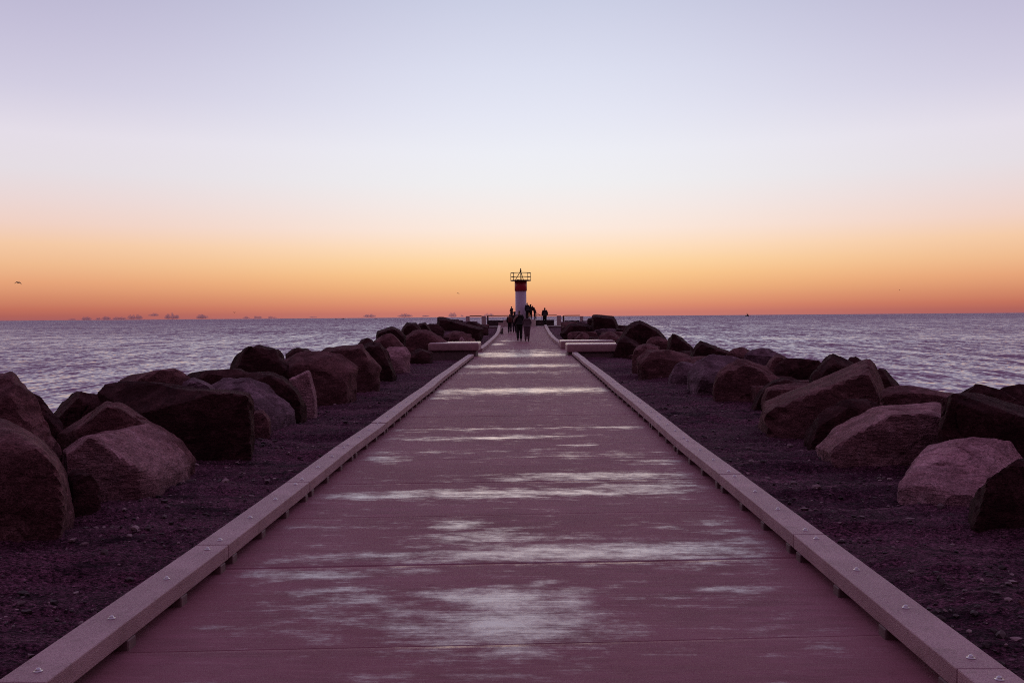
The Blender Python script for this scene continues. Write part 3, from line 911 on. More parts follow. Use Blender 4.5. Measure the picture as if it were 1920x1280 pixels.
# small rubble wedged at the feet of the boulders
rs = np.random.RandomState(33)
for k in range(44):
    sg = -1 if k % 2 else 1
    y = 7.5 * (40 / 7.5) ** rs.uniform(0, 1)
    x = sg * rs.uniform(4.45, 5.5)
    sz = rs.uniform(.10, .26)
    N = rs.normal(size=(11, 3))
    N /= np.linalg.norm(N, axis=1)[:, None]
    N = np.concatenate([N, np.eye(3), -np.eye(3)])
    D = rs.uniform(.7, 1.0, size=len(N))
    U, F = ico(4)
    S = np.clip(U @ N.T, 0, None) / D
    mx_ = S.max(1)
    V = U / (mx_ * ((S / mx_[:, None]) ** 60).sum(1) ** (1 / 60))[:, None]
    V = V * (1 + .05 * fbm(V * 2.5 + k, 3))[:, None] * sz * rs.uniform(.7, 1.35, size=3)
    o = link('rubble_stone', np_mesh('rubble_stone', V, F), M[('rock_dark', 'rock_mid', 'rock_mid', 'rock_grey')[k % 4]])
    o.location = (x, y, ground_z(x, y) + sz * .25)
    tag(o, 'small broken stone wedged at the foot of the large boulders, %s side' % ('left' if sg < 0 else 'right'), 'stone', 'small stones at the foot of the boulders')

# loose gravel on the two ground strips
rs = np.random.RandomState(12)
U1, F1 = ico(1)
vs, fs_ = [], []
cnt = 0
for k in range(9000):
    y = 3.2 * (30 / 3.2) ** rs.uniform(0, 1)
    x = rs.choice([-1, 1]) * rs.uniform(2.35, 5.6)
    if perlin(np.array([[x * .7, y * 1.1, 4.0]]))[0] < -.08 and rs.uniform() < .8:
        continue
    s = rs.lognormal(math.log(.011), .5) * (1 + .02 * y)
    s = min(s, .045)
    rot = rs.uniform(.6, 1.3, size=3)
    rot[2] *= .6
    v = U1 * s * rot * (1 + .35 * rs.uniform(-1, 1, size=(len(U1), 1)))
    pp = np.array([[x, y, 0.0]])
    e = min(1, (abs(x) - 2.25) / .5)
    l_ = (.05 * fbm(pp * np.array([.5, 1.3, 1]), 3) + .034 * fbm(pp * np.array([1.4, 5.2, 1]) + 5, 3) + .020 * fbm(pp * 9 + 31, 3) + .038 * np.tanh(7 * perlin(pp * np.array([.30, 1.5, 1]) + 8.5)))[0]
    v = v + np.array([x, y, float(pz(y)) - .13 + l_ * e - .02 * (1 - e) + s * .25])
    vs.append(v)
    fs_.append(F1 + cnt)
    cnt += len(U1)
gm, gnt, gb = new_mat('gravel_stone')
gi = gnt.node('ShaderNodeNewGeometry').outputs['Random Per Island']
gnt.put(gb.inputs['Base Color'], gnt.mix(gnt.math('POWER', gi, 3.0), (.045, .024, .03), (.34, .22, .25)))
gb.inputs['Roughness'].default_value = .8
gravel = link('gravel', np_mesh('gravel', np.concatenate(vs), np.concatenate(fs_), False), gm)
tag(gravel, 'loose stone chips scattered over the dark bare ground beside the path', 'gravel', kind='stuff')

# ------------------------------------------------------------------ kerb beams
ORD = ['nearest', 'second', 'third', 'fourth', 'fifth', 'sixth', 'seventh', 'eighth', 'ninth', 'tenth', 'eleventh', 'twelfth', 'thirteenth', 'fourteenth', 'fifteenth', 'sixteenth']


def make_beam(L):
    root = thing('kerb_beam', (0, 0, 0), 'kerb', 'kerb', 'kerb beams along the path')
    bm = bmesh.new()
    add_box(bm, -.113, .113, .004, L - .004, .06, .16)
    bm_obj('beam', bm, M['kerb'], root, bevel=.006, seg=2)
    bolt_me = foot_me = None
    for q in (.13, .87, 1.62, L - .13):
        if bolt_me is None:
            bm = bmesh.new()
            add_lathe(bm, [(.020, .1595), (.020, .163), (.013, .1635), (.013, .169), (.009, .174), (.003, .1765)], 14)
            o = bm_obj('bolt', bm, M['steel'], root, smooth=True)
            bolt_me = o.data
        else:
            o = link('bolt', bolt_me, None, root)
        o.location = (0.01, q, 0)
        if foot_me is None:
            bm = bmesh.new()
            add_box(bm, -.118, .118, -.05, .05, -.16, .0595)
            f = bm_obj('foot', bm, M['foot'], root, bevel=.006, seg=1)
            foot_me = f.data
        else:
            f = link('foot', foot_me, None, root)
        f.location = (0, q, 0)
    return root


for sgn, first, L, fx, word in ((-1, 6.49 - 2 * 2.47, 2.47, lx, 'left'), (1, 6.72 - 2 * 2.56, 2.56, rx, 'right')):
    proto = make_beam(L)
    y = first
    k = 0
    prev = random.uniform(-.008, .008)
    while y + L < 40.6:
        x0 = fx(y) + sgn * .113 + prev
        prev = random.uniform(-.018, .018)
        x1 = fx(y + L) + sgn * .113 + prev
        z0 = float(pz(y))
        z1 = float(pz(y + L))
        o = proto if k == 0 else copy_thing(proto, (0, 0, 0))
        o.location = (x0, y, z0 + random.uniform(-.003, .003))
        o.rotation_euler = (math.atan2(z1 - z0, L) + random.uniform(-.0015, .0015), 0, -math.atan2(x1 - x0, L))
        o['label'] = '%s kerb beam %salong the %s side of the path' % (ORD[k], '' if k == 0 else 'from the camera ', word)
        y += L
        k += 1

# beyond the benches the kerb runs on unbroken
for sgn, y0, fx, word in ((-1, 44.3, lx, 'left'), (1, 49.2, rx, 'right')):
    bm = bmesh.new()
    ring = None
    n = 60
    for k in range(n + 1):
        y = y0 + (88 - y0) * k / n
        a = fx(y)
        c = a + sgn * .23
        z = float(pz(y))
        r = [bm.verts.new(p) for p in ((a, y, z - .1), (a, y, z + .16), (c, y, z + .16), (c, y, z - .1))]
        if ring:
            for i in range(4):
                bm.faces.new((ring[i], ring[(i + 1) % 4], r[(i + 1) % 4], r[i]))
        else:
            bm.faces.new(r)
        ring = r
    bm.faces.new(ring[::-1])
    o = bm_obj('kerb', bm, M['kerb'])
    tag(o, 'long curving %s kerb running from the benches to the lighthouse platform' % word, 'kerb')

# ------------------------------------------------------------------ benches
def bench(x0, x1, y0, y1, ztop, th, label):
    zc = ground_z((x0 + x1) / 2, (y0 + y1) / 2)
    t = thing('concrete_bench', ((x0 + x1) / 2, (y0 + y1) / 2, zc), label, 'bench', 'concrete benches by the path')
    hx, hy = (x1 - x0) / 2, (y1 - y0) / 2
    bm = bmesh.new()
    add_box(bm, -hx, hx, -hy, hy, ztop - th - zc, ztop - zc)
    bm_obj('seat', bm, M['concrete'], t, smooth=True, bevel=.065, seg=5)
    bm = bmesh.new()
    add_box(bm, -hx + .06, hx - .14, -hy + .10, hy - .10, -.25, ztop - th - zc - .03)
    bm_obj('plinth', bm, M['concrete_d'], t, bevel=.02, seg=2)
    bm = bmesh.new()
    add_box(bm, -hx + .25, hx - .3, -hy + .25, hy - .25, ztop - th - zc - .03, ztop - th - zc + .01)
    bm_obj('spacer', bm, M['concrete_d'], t)
    return t


a = at(803, 643, 40)
b = at(898, 659, 40)
bench(a.x, b.x, 40.0, 42.2, a.z, .35, 'square pale concrete bench slab on the left edge of the path')
a = at(1063, 645, 40.6)
b = at(1174, 661, 40.6)
bench(a.x, b.x, 40.6, 42.6, a.z, .36, 'front concrete bench of the two on the right side of the path')
a = at(1051.5, 639, 46.5)
b = at(1153, 657, 46.5)
bench(a.x, b.x, 46.5, 48.9, a.z, .40, 'rear concrete bench on the right, mostly hidden behind the front one')

# ------------------------------------------------------------------ end platform
PLZ = .81
bm = bmesh.new()
add_box(bm, -7.2, 6.6, 88.05, 101, -1.2, PLZ)
o = bm_obj('pavement', bm, M['concrete_d'], bevel=.03, seg=2)
tag(o, kind='structure')

LHX, LHY = (976.6 - 985) * 93 / FPX - .02, 93.0
c = at(976.6, 560, 93)
LHX = c.x


def lz(py):
    return at(976, py, 93).z


t = thing('lighthouse', (LHX, LHY, PLZ), 'small round white lighthouse with red top band at the end of the pier', 'lighthouse')
k = lambda py: lz(py) - PLZ
bm = bmesh.new()
add_lathe(bm, [(1.46, -.02), (1.46, .62), (1.43, .66)], 48)
bm_obj('base', bm, M['pale_post'], t, smooth=False)
bm = bmesh.new()
add_lathe(bm, [(.575, .66), (.555, 1.0), (.545, k(545.5))], 40)
bm_obj('tower', bm, M['white'], t, smooth=True)
bm = bmesh.new()
add_lathe(bm, [(.56, k(545.6)), (.605, k(545.3)), (.605, k(527.3)), (.55, k(527.2))], 40)
bm_obj('red_band', bm, M['red'], t, smooth=True)
bm = bmesh.new()
add_lathe(bm, [(.50, k(527.2)), (.97, k(526.9)), (1.01, k(526.7)), (1.01, k(525.2)), (.97, k(525.0))], 40)
bm_obj('gallery_deck', bm, M['dark_metal'], t)
for zz in (k(511.6), k(519.0)):
    bm = bmesh.new()
    for q in range(32):
        a0, a1 = 2 * math.pi * q / 32, 2 * math.pi * (q + 1) / 32
        add_tube(bm, (.985 * math.cos(a0), .985 * math.sin(a0), zz), (.985 * math.cos(a1), .985 * math.sin(a1), zz), .024, 6)
    bm_obj('rail', bm, M['dark_metal'], t, smooth=True)
for q in range(8):
    an = 2 * math.pi * q / 8
    bm = bmesh.new()
    add_tube(bm, (.985 * math.cos(an), .985 * math.sin(an), k(525.5)), (.985 * math.cos(an), .985 * math.sin(an), k(511.5)), .026, 6)
    bm_obj('post', bm, M['dark_metal'], t, smooth=True)
for dx, dy in ((-.53, -.1), (.27, -.25), (.05, .5)):
    bm = bmesh.new()
    add_tube(bm, (dx, dy, k(525.3)), (dx * .06, dy * .06, k(509.0)), .036, 6)
    bm_obj('tripod_leg', bm, M['dark_metal'], t, smooth=True)
bm = bmesh.new()
add_lathe(bm, [(.05, k(509.2)), (.085, k(508.8)), (.085, k(507.0)), (.05, k(506.8))], 16)
lamp = bm_obj('lantern', bm, M['dark_metal'], t, smooth=True)
bm = bmesh.new()
add_lathe(bm, [(.045, k(506.8)), (.06, k(506)), (.055, k(504)), (.02, k(502.8))], 16)
bm_obj('lens', bm, M['lamp'], lamp, smooth=True)
bm = bmesh.new()
add_box(bm, -.38, -.12, -.3, -.1, k(525.2), k(524.0))
bm_obj('equipment_box', bm, M['dark_metal'], t, bevel=.02)


def fence(label, Y, pillars, posts, rails, ytop):
    cx = sum(at(p[0], 600, Y).x for p in pillars) / len(pillars)
    t = thing('fence', (cx, Y, PLZ), label, 'fence')
    for px, wpx, py in pillars:
        q = at(px, py, Y)
        hw = wpx * Y / FPX / 2
        bm = bmesh.new()
        add_box(bm, q.x - cx - hw, q.x - cx + hw, -.22, .22, -.3, q.z - PLZ)
        bm_obj('pillar', bm, M['pale_post'], t, bevel=.03, seg=2)
    for px, wpx, py in posts:
        q = at(px, py, Y)
        hw = wpx * Y / FPX / 2
        bm = bmesh.new()
        add_box(bm, q.x - cx - hw, q.x - cx + hw, -.07, .07, -.3, q.z - PLZ)
        bm_obj('post', bm, M['rail'], t, bevel=.01, seg=1)
    for p0, p1, py in rails:
        a, b = at(p0, py, Y), at(p1, py, Y)
        zc = (a.z + b.z) / 2 - PLZ
        bm = bmesh.new()
        add_box(bm, a.x - cx, b.x - cx, -.06, .06, zc - .045, zc + .045)
        bm_obj('rail', bm, M['rail'], t, bevel=.01, seg=1)
    return t


fence('short fence of two pale pillars and a dark rail, left of the lighthouse', 98.5, [(877, 7, 592.5), (907, 8, 592)], [], [(880.6, 902.9, 592.2)], 592)
fence('long railing fence behind the lighthouse ending in a pale pillar', 99.5, [(1048, 8, 591.5)], [(914.5, 3, 591.5)], [(916.1, 1043.9, 591.4)], 591)
fence('short fence of slim post and pale pillar right of the lighthouse', 98.5, [(1090.5, 6, 592.5)], [(1056.5, 3, 591.5)], [(1058.2, 1087.3, 591.4)], 591)

for p0, p1, py, Y, lab in ((914, 943, 600.5, 97.6, 'low dark stone block left of the lighthouse base'), (1004, 1038.5, 600, 97.6, 'low dark stone block right of the lighthouse base'),
                           (1059, 1086, 601, 99.8, 'low dark stone block beyond the right fence')):
    a, b = at(p0, py, Y), at(p1, py, Y)
    hx = (b.x - a.x) / 2
    bm = bmesh.new()
    add_box(bm, -hx, hx, -.45, .45, -.1, a.z - PLZ)
    bmesh.ops.subdivide_edges(bm, edges=bm.edges[:], cuts=5, use_grid_fill=True)
    for v in bm.verts:
        if v.co.z > 0:
            v.co += Vector((random.uniform(-.03, .03), random.uniform(-.03, .03), random.uniform(-.05, .03)))
    o = bm_obj('stone_block', bm, M['blockwall'])
    o.location = ((a.x + b.x) / 2, Y, PLZ)
    tag(o, lab, 'block')
for px0, px1, py, Y, lab in ((934.5, 943, 605.5, 88.5, 'pale concrete block at the far end of the left kerb'), (943.5, 951, 600, 91.2, 'pale concrete box beside the lighthouse base on the left')):
    a, b = at(px0, py, Y), at(px1, py, Y)
    hx = (b.x - a.x) / 2
    bm = bmesh.new()
    add_box(bm, -hx, hx, -hx, hx, -.05, a.z - PLZ - .02)
    add_box(bm, -hx - .02, hx + .02, -hx - .02, hx + .02, a.z - PLZ - .02, a.z - PLZ + .02)
    o = bm_obj('concrete_block', bm, M['pale_post'])
    o.location = ((a.x + b.x) / 2, Y, PLZ)
    tag(o, lab, 'block')

# ------------------------------------------------------------------ people
def skin_mesh(name, verts, edges, radii, mat, parent, sub=1):
    me = bpy.data.meshes.new(name)
    me.from_pydata(verts, edges, [])
    o = bpy.data.objects.new(name, me)
    C.objects.link(o)
    md = o.modifiers.new('skin', 'SKIN')
    md.use_smooth_shade = True
    for k, sv in enumerate(me.skin_vertices[0].data):
        r = radii[k]
        sv.radius = r if isinstance(r, tuple) else (r, r)
        sv.use_root = (k == 0)
    ss = o.modifiers.new('sub', 'SUBSURF')
    ss.levels = sub
    ss.render_levels = sub
    dg = bpy.context.evaluated_depsgraph_get()
    nm = bpy.data.meshes.new_from_object(o.evaluated_get(dg))
    bpy.data.objects.remove(o)
    bpy.data.meshes.remove(me)
    nm.name = name
    for p in nm.polygons:
        p.use_smooth = True
    nm.materials.clear()
    return link(name, nm, mat, parent)


def person(loc, rz, H, label, top, legs, walk=0.0, arms='down', lean=0.0, coat=None, extra=None, group=None, bulk=1.0, hairlen=0):
    s = H / 1.75
    t = thing('person', loc, label, 'person', group, rz)
    S = lambda x, y, z: (x * s, y * s, z * s)

    def L(p):                      # bend forward from the hips
        x, y, z = p
        if z > .95:
            h = z - .95
            return (x, y + h * math.sin(lean), .95 + h * math.cos(lean))
        return p
    V, E_, Rr = [], [], []

    def add(p, r, link_to=None):
        V.append(S(*L(p)))
        Rr.append(r * s)
        if link_to is not None:
            E_.append((link_to, len(V) - 1))
        return len(V) - 1
    pel = add((0, 0, .95), .125)
    sp = add((0, 0, 1.15), .115, pel)
    ch = add((0, 0, 1.33), .13, sp)
    nk = add((0, .0, 1.475), .055, ch)
    hb = add((0, .02, 1.55), .07, nk)
    hm = add((0, .025, 1.63), .088, hb)
    ht = add((0, .015, 1.705), .06, hm)
    add((0, .125, 1.60), .012, hm)
    sh = {}
    ctl = {}
    for sg in (-1, 1):
        a = add((sg * .165, 0, 1.40), .062, ch)
        if arms == 'down':
            el, wr, pm = (sg * .235, -.03 + sg * walk * .12, 1.14), (sg * .25, .04 + sg * walk * .2, .90), (sg * .25, .06 + sg * walk * .22, .83)
        elif arms == 'pocket':
            el, wr, pm = (sg * .25, -.05, 1.14), (sg * .19, .08, .96), (sg * .17, .14, .92)
        elif arms == 'rail':
            el, wr, pm = (sg * .24, .15, 1.18), (sg * .2, .36, 1.10), (sg * .19, .43, 1.09)
        else:
            el, wr, pm = (sg * .25, .04, 1.15), (sg * .07, .2, 1.16), (sg * .02, .22, 1.17)
        ie = add(el, .044, a)
        iw = add(wr, .030, ie)
        ip = add(pm, .036, iw)
        ctl[sg] = (a, ie, iw)
        d = Vector(pm) - Vector(wr)
        d.normalize()
        side = Vector((0, 1, 0)) if abs(d.z) > .6 else Vector((1, 0, 0))
        for q in range(4):
            b0 = Vector(pm) + d * .035 + side * (.027 - .018 * q)
            ln = (.05, .058, .055, .042)[q]
            i0 = add(tuple(b0), .0085, ip)
            i1 = add(tuple(b0 + d * ln * .6 + Vector((-sg * .008, 0, 0))), .008, i0)
            add(tuple(b0 + d * ln + Vector((-sg * .02, 0, 0))), .007, i1)
        th = Vector(pm) - d * .02 + side * .04
        i0 = add(tuple(th), .010, ip)
        add(tuple(th + d * .045 + side * .012), .008, i0)
        hp = add((sg * .09, 0, .90), .105, pel)
        kn = add((sg * .095, .03 + sg * walk * .10, .50), .062, hp)
        an = add((sg * .09, -.03 + sg * walk * .24, .10 + max(0, -sg * walk) * .06), .042, kn)
        add((sg * .095, .10 + sg * walk * .24, .045), .038, an)
        ctl[('l', sg)] = (hp, kn, an)
    skin_mesh('body', V, E_, Rr, M['skin'], t)
    g = lambda i: V[i]
    # clothes follow the body
    cv, ce, cr = [g(sp), g(ch), g(nk), g(pel)], [(0, 1), (1, 2), (0, 3)], [.185 * s * bulk, .19 * s * bulk, .085 * s, .18 * s * bulk]
    for sg in (-1, 1):
        a, ie, iw = ctl[sg]
        n = len(cv)
        wx = [g(iw)[q] * .95 + g(ie)[q] * .05 for q in range(3)]
        cv += [g(a), g(ie), tuple(wx)]
        ce += [(1, n), (n, n + 1), (n + 1, n + 2)]
        cr += [.10 * s * bulk, .078 * s * bulk, .06 * s * bulk]
    if coat is None:
        skin_mesh('jacket', cv, ce, cr, M[top], t)
    else:
        o = skin_mesh('coat', cv, ce, cr, M[top], t)
        bm = bmesh.new()
        add_lathe(bm, [(w_ * s, z_ * s) for w_, z_ in coat], 24)
        for v in bm.verts:
            v.co.y *= .72
            v.co.x *= 1 + .03 * math.sin(v.co.z * 21 + v.co.y * 13)
        bm_obj('coat_skirt', bm, M[top], o, smooth=True)
    lv, le, lr = [g(pel)], [], [.14 * s]
    for sg in (-1, 1):
        hp, kn, an = ctl[('l', sg)]
        n = len(lv)
        a2 = [g(an)[0], g(an)[1], g(an)[2]]
        lv += [g(hp), g(kn), tuple(a2)]
        le += [(0, n), (n, n + 1), (n + 1, n + 2)]
        lr += [.125 * s, .092 * s, .072 * s]
    skin_mesh('trousers', lv, le, lr, M[legs], t)
    for sg in (-1, 1):
        an = Vector(g(ctl[('l', sg)][2]))
        skin_mesh('shoe', [tuple(an + Vector((0, -.04, -.045)) * s), tuple(an + Vector((0, .05, -.05)) * s), tuple(an + Vector((0, .14, -.06)) * s)],
                  [(0, 1), (1, 2)], [.05 * s, .046 * s, .035 * s], M['black_cloth'], t)
    top_ = Vector(g(ht))
    mid = Vector(g(hm))
    hv = [tuple(mid + Vector((0, -.035, .02)) * s), tuple(top_ + Vector((0, -.015, .0)) * s)]
    he, hr = [(0, 1)], [.095 * s, .075 * s]
    if hairlen:
        hv.append(tuple(mid + Vector((0, -.075, -.1 - hairlen)) * s))
        he.append((0, 2))
        hr.append(.07 * s)
    skin_mesh('hair', hv, he, hr, M['hair'], t)
    if extra:
        extra(t, s)
    return t


def backpack(mat):
    def f(t, s):
        bm = bmesh.new()
        add_box(bm, -.17 * s, .17 * s, -.30 * s, -.12 * s, .98 * s, 1.42 * s)
        bm_obj('backpack', bm, M[mat], t, smooth=True, bevel=.06 * s, seg=3)
    return f


def shoulder_bag(mat):
    def f(t, s):
        V = [(-.10 * s, -.16 * s, 1.44 * s), (-.22 * s, -.13 * s, 1.32 * s), (-.30 * s, -.08 * s, 1.18 * s), (-.31 * s, -.05 * s, 1.06 * s)]
        skin_mesh('shawl', V, [(0, 1), (1, 2), (2, 3)], [.05 * s, .065 * s, .06 * s, .04 * s], M[mat], t)
    return f


def hood(mat):
    def f(t, s):
        skin_mesh('hood', [(0, -.03 * s, 1.56 * s), (0, -.02 * s, 1.67 * s)], [(0, 1)], [.125 * s, .11 * s], M[mat], t)
    return f


def stand(px, py, Y, z=None):
    q = at(px, py, Y)
    return (q.x, Y, float(pz(Y)) if z is None else z)


WALK = 'people walking on the path'
LOOK = 'people standing at the lighthouse'
person(stand(974, 638, 55.5), R(4), 1.84, 'tall man in black walking away, pale cloth over his left shoulder', 'black_cloth', 'black_cloth', .25, 'pocket', bulk=1.12, group=WALK, extra=shoulder_bag('beige_cloth'))
person(stand(988.3, 638, 55.0), R(-3), 1.60, 'woman in long mauve grey wrap walking beside the tall man in black', 'grey_cloth', 'grey_cloth', .10, 'fold', group=WALK, bulk=1.1, hairlen=.05,
       coat=[(.10, .34), (.15, .5), (.205, .72), (.235, .92), (.235, 1.1), (.22, 1.28), (.17, 1.42), (.09, 1.5)])
person(stand(956, 625, 71.5), R(5), 1.50, 'short person with a rust red backpack walking behind the pair on the left', 'brown_cloth', 'navy_cloth', -.2, 'pocket', bulk=1.15, group=WALK, extra=backpack('rust_cloth'))
person(stand(965, 624, 72.5), R(0), 1.64, 'person in dark brown half hidden between the backpack wearer and the tall man', 'brown_cloth', 'navy_cloth', .3, 'down', group=WALK, bulk=1.05, hairlen=.1)
BZ = PLZ + .66
person(stand(959.5, 598, 97.5, at(959, 600.5, 97.6).z - .05), R(60), 1.55, 'slim person in brown standing alone left of the lighthouse tower', 'brown_cloth', 'brown_cloth', 0, 'fold', group=LOOK)
person(stand(988.8, 597, 92.1, BZ), R(25), 1.66, 'taller one of the couple standing close together on the lighthouse base', 'navy_cloth', 'black_cloth', 0, 'pocket', group=LOOK, bulk=1.15)
person(stand(995, 597, 92.2, BZ), R(-20), 1.47, 'shorter one of the couple standing close together on the lighthouse base', 'brown_cloth', 'black_cloth', 0, 'fold', group=LOOK, bulk=1.05, hairlen=.1)
person(stand(1003, 597, 92.6, BZ), R(70), 1.42, 'person bending forward on the right edge of the lighthouse base', 'brown_cloth', 'navy_cloth', 0, 'rail', .42, group=LOOK)
person(stand(1021.5, 609, 94.5, PLZ), R(8), 1.86, 'person in dark hooded jacket standing apart on the right of the lighthouse', 'brown_cloth', 'black_cloth', 0, 'pocket', group=LOOK, bulk=1.12, extra=hood('brown_cloth'))
# blocks under the person left of the tower
a, b = at(944, 600.5, 97.6), at(970, 600.5, 97.6)
bm = bmesh.new()
hx = (b.x - a.x) / 2
add_box(bm, -hx, hx, -.45, .45, -.1, a.z - PLZ - .05)
o = bm_obj('stone_block', bm, M['blockwall'], bevel=.03)
o.location = ((a.x + b.x) / 2, 97.6, PLZ)
tag(o, 'low dark stone block under the person left of the lighthouse', 'block')

# handrail on the lighthouse base, right side
t = thing('handrail', (at(1008, 598, 93).x, 93.0, PLZ), 'thin slanting handrail right of the lighthouse base', 'handrail')
p0, p1 = at(1000, 583.2, 93), at(1015, 592, 93)
ox = t.location
bm = bmesh.new()
add_tube(bm, Vector(p0) - ox, Vector(p1) - ox, .022, 6)
bm_obj('rail', bm, M['rail'], t, smooth=True)
for f_ in (.42, .98):
    q = Vector(p0).lerp(Vector(p1), f_)
    bm = bmesh.new()
    add_tube(bm, q - ox, Vector((q.x, q.y, PLZ)) - ox, .02, 6)
    bm_obj('post', bm, M['rail'], t, smooth=True)

# small dog sitting by the left kerb
q = at(941, 626, 69.5)
t = thing('dog', (q.x, 69.5, float(pz(69.5))), 'small brown dog sitting by the left kerb ahead of the walkers', 'dog', None, R(-20))
V = [(0, -.10, .12), (0, -.02, .20), (0, .05, .29), (0, .08, .36), (0, .11, .41), (0, .19, .385),
     (-.06, -.06, .08), (-.075, .03, .05), (-.07, .09, .02), (.06, -.06, .08), (.075, .03, .05), (.07, .09, .02),
     (-.045, .09, .20), (-.045, .10, .10), (-.045, .13, .02), (.045, .09, .20), (.045, .10, .10), (.045, .13, .02),
     (-.045, .09, .47), (.045, .09, .47), (.0, -.19, .06), (.05, -.26, .05)]
E_ = [(0, 1), (1, 2), (2, 3), (3, 4), (4, 5), (0, 6), (6, 7), (7, 8), (0, 9), (9, 10), (10, 11), (2, 12), (12, 13), (13, 14), (2, 15), (15, 16), (16, 17), (4, 18), (4, 19), (0, 20), (20, 21)]
Rr = [.10, .095, .08, .05, .06, .026, .06, .04, .024, .06, .04, .024, .032, .024, .022, .032, .024, .022, .014, .014, .025, .014]
skin_mesh('body', V, E_, Rr, M['fur'], t)

# ------------------------------------------------------------------ gulls
def gull(px, py, Y, span, label, droop, rz, bank):
    t = thing('gull', at(px, py, Y), label, 'bird', 'birds over the sea', rz)
    t.rotation_euler = (R(38), bank, rz)
    skin_mesh('body', [(0, -.16 * span, 0), (0, 0, 0), (0, .15 * span, .01 * span), (0, .22 * span, .015 * span), (0, -.26 * span, 0)], [(0, 1), (1, 2), (2, 3), (0, 4)],
              [.035 * span, .055 * span, .04 * span, .02 * span, .015 * span], M['feather'], t)
    for sg in (-1, 1):
        bm = bmesh.new()
        prev = None
        for k in range(8):
            f = k / 7
            x = sg * span * .5 * f
            z = span * (droop[0] * math.sin(min(1, f * 2) * math.pi / 2) + droop[1] * max(0, f - .35) ** 1.4)
            ch_ = span * .15 * (1 - f ** 2.5 * .85)
            sw = -span * .16 * max(0, f - .4)
            th = span * .022 * (1 - .6 * f) + .006
            r = [bm.verts.new(p) for p in ((x, sw + ch_, z), (x, sw, z + th), (x, sw - ch_, z), (x, sw, z - th))]
            if prev:
                for i in range(4):
                    bm.faces.new((prev[i], prev[(i + 1) % 4], r[(i + 1) % 4], r[i]))
            else:
                bm.faces.new(r)
            prev = r
        bm.faces.new(prev[::-1])
        bm_obj('wing', bm, M['feather'], t, smooth=True)


gull(34, 530, 150, 1.10, 'gull with arched drooping wings high over the sea at the left edge', (.10, -.55), R(25), R(8))
gull(859, 550, 260, .80, 'tiny gull gliding left of the lighthouse', (.10, -.30), R(10), R(15))
gull(1686.5, 544, 260, .85, 'tiny gull gliding far out on the right', (.05, .10), R(70), R(-5))
gull(440, 586, 420, 1.2, 'tiny gull skimming just above the horizon on the left', (.14, .30), R(0), R(0))

# ------------------------------------------------------------------ boats
def boat(px, Y, Lm, Hm, label, mast):
    q = at(px, 600, Y)
    t = thing('fishing_boat', (q.x, Y, SEA_Z - .3), label, 'boat', 'boats on the horizon')
    bm = bmesh.new()
    secs = []
    for f, wd, hb in ((0, .75, .28), (.3, 1, .25), (.7, .9, .30), (.92, .45, .40), (1, .05, .46)):
        x = (f - .5) * Lm
        w_ = wd * Lm * .13
        secs.append([bm.verts.new(p) for p in ((x, -w_, hb * Hm), (x, -w_ * .6, -.3), (x, w_ * .6, -.3), (x, w_, hb * Hm))])
    for a, b in zip(secs, secs[1:]):
        for i in range(4):
            bm.faces.new((a[i], a[(i + 1) % 4], b[(i + 1) % 4], b[i]))
    bm.faces.new(secs[0])
    bm.faces.new(secs[-1][::-1])
    bm_obj('hull', bm, M['hull'], t)
    bm = bmesh.new()
    add_box(bm, -.05 * Lm, .26 * Lm, -.08 * Lm, .08 * Lm, .2 * Hm, .66 * Hm)
    bm_obj('cabin', bm, M['hull'], t, bevel=.02 * Lm)
    if mast:
        for fx_ in (-.22, .1):
            bm = bmesh.new()
            add_tube(bm, (fx_ * Lm, 0, .2 * Hm), (fx_ * Lm, 0, Hm), .025 * Lm, 6, .012 * Lm)
            bm_obj('mast', bm, M['hull'], t)
        bm = bmesh.new()
        add_tube(bm, (-.22 * Lm, 0, .9 * Hm), (.1 * Lm, 0, .85 * Hm), .015 * Lm, 6)
        bm_obj('boom', bm, M['hull'], t)


boat(1401, 3600, 14.5, 12.5, 'dark fishing boat with masts on the horizon right of the lighthouse', True)
boat(643, 4300, 13, 6.5, 'larger of the two small boats close together left of the lighthouse', False)
boat(629.5, 4300, 7, 5.0, 'smaller of the two boats close together left of the lighthouse', False)
boat(704.5, 4500, 10, 6, 'single tiny boat on the horizon between the boat pair and the rocks', False)
boat(1180, 1500, 2.6, 2.4, 'tiny dark boat low on the water near the right rocks', False)

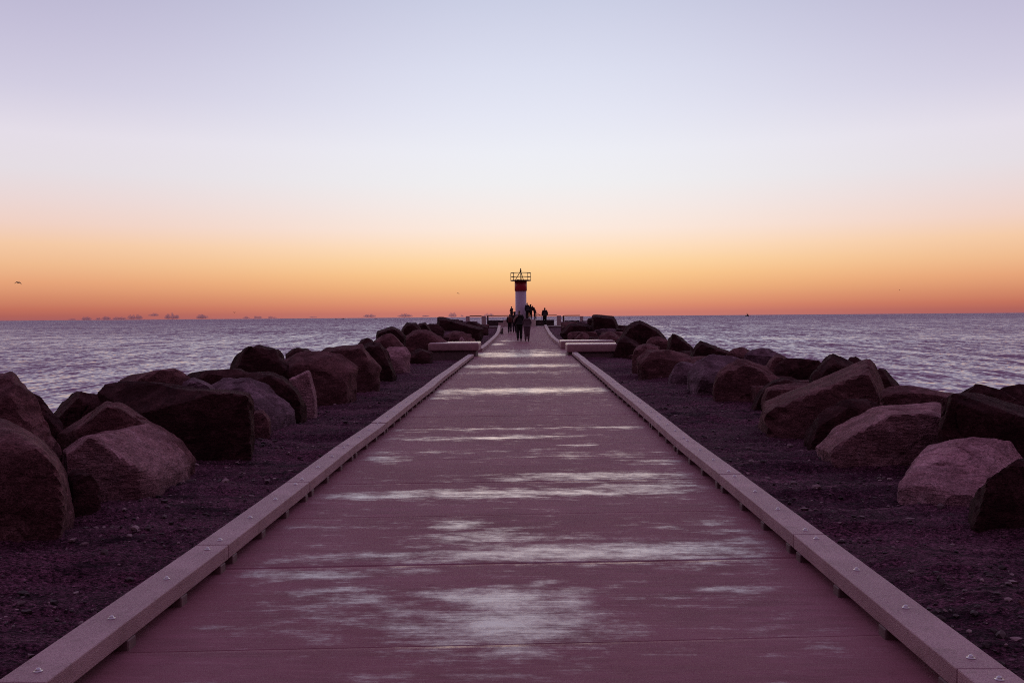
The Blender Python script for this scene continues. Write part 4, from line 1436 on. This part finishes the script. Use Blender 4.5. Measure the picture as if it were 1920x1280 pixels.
# ------------------------------------------------------------------ far clouds on the horizon
CM = cloud_mat()
rs = np.random.RandomState(21)
U2, F2 = ico(3)
far = 24000
for i, (x0, x1, yt, yb) in enumerate([(128, 141, 596, 599.6), (152, 171, 593, 599.4), (180, 188, 594, 599), (191, 208, 592.5, 598.8), (210, 238, 593, 598.6), (238, 268, 587.5, 597.6),
                                      (280, 298, 586.5, 592), (307, 338, 585.5, 597), (367, 390, 589, 596.5), (455, 468, 592.5, 596.5), (476, 491, 590, 596.4), (502, 519, 592, 596.2), (581, 594, 592, 595.4),
                                      (681, 705, 587.5, 594), (745, 774, 587, 593.6), (791, 805, 589.5, 593.4), (841, 857, 585, 593.2), (864, 869, 589, 593), (908, 926, 586.5, 592.2)]):
    c0 = at((x0 + x1) / 2, (yt + yb) / 2, far)
    sx = (x1 - x0) * far / FPX / 2
    sz = (yb - yt) * far / FPX / 2 * 1.45
    V, FF = [], []
    nb = max(4, int((x1 - x0) / 2.6))
    for b_ in range(nb):
        f = (b_ + .5) / nb * 2 - 1
        hh = (.35 + .65 * rs.uniform(0, 1) * (1 - abs(f) ** 3)) * 1.0
        cxx = f * sx * .86 + rs.uniform(-.05, .05) * sx
        rxx = sx / nb * rs.uniform(1.3, 2.4)
        bv = U2 * (1 + .22 * fbm(U2 * 1.8 + i * 7.7 + b_, 3))[:, None] * np.array([rxx, rxx, sz * hh])
        bv[:, 2] = np.where(bv[:, 2] < 0, bv[:, 2] * .3, bv[:, 2] * 1.35) - sz * .6
        bv[:, 0] += cxx
        bv[:, 1] += rs.uniform(-.3, .3) * rxx
        V.append(bv)
        FF.append(F2 + b_ * len(U2))
    V, FF = np.concatenate(V), np.concatenate(FF)
    o = link('cloud', np_mesh('cloud', V, FF), CM)
    o.location = c0
    side_ = 'far left part' if x1 < 240 else ('left part' if x1 < 500 else 'stretch just left of the rocks' if x1 < 830 else 'stretch beside the fence')
    tag(o, 'small grey cloud low over the horizon, %s' % side_, 'cloud', 'small clouds on the horizon')

# ------------------------------------------------------------------ render
sc.view_settings.view_transform = 'Standard'
sc.view_settings.look = 'None'
sc.view_settings.exposure = 0
sc.view_settings.gamma = 1
sc.cycles.use_denoising = False
sc.cycles.pixel_filter_type = 'BLACKMAN_HARRIS'
sc.cycles.filter_width = 1.05
sc.render.resolution_x = 1024
sc.render.resolution_y = 682
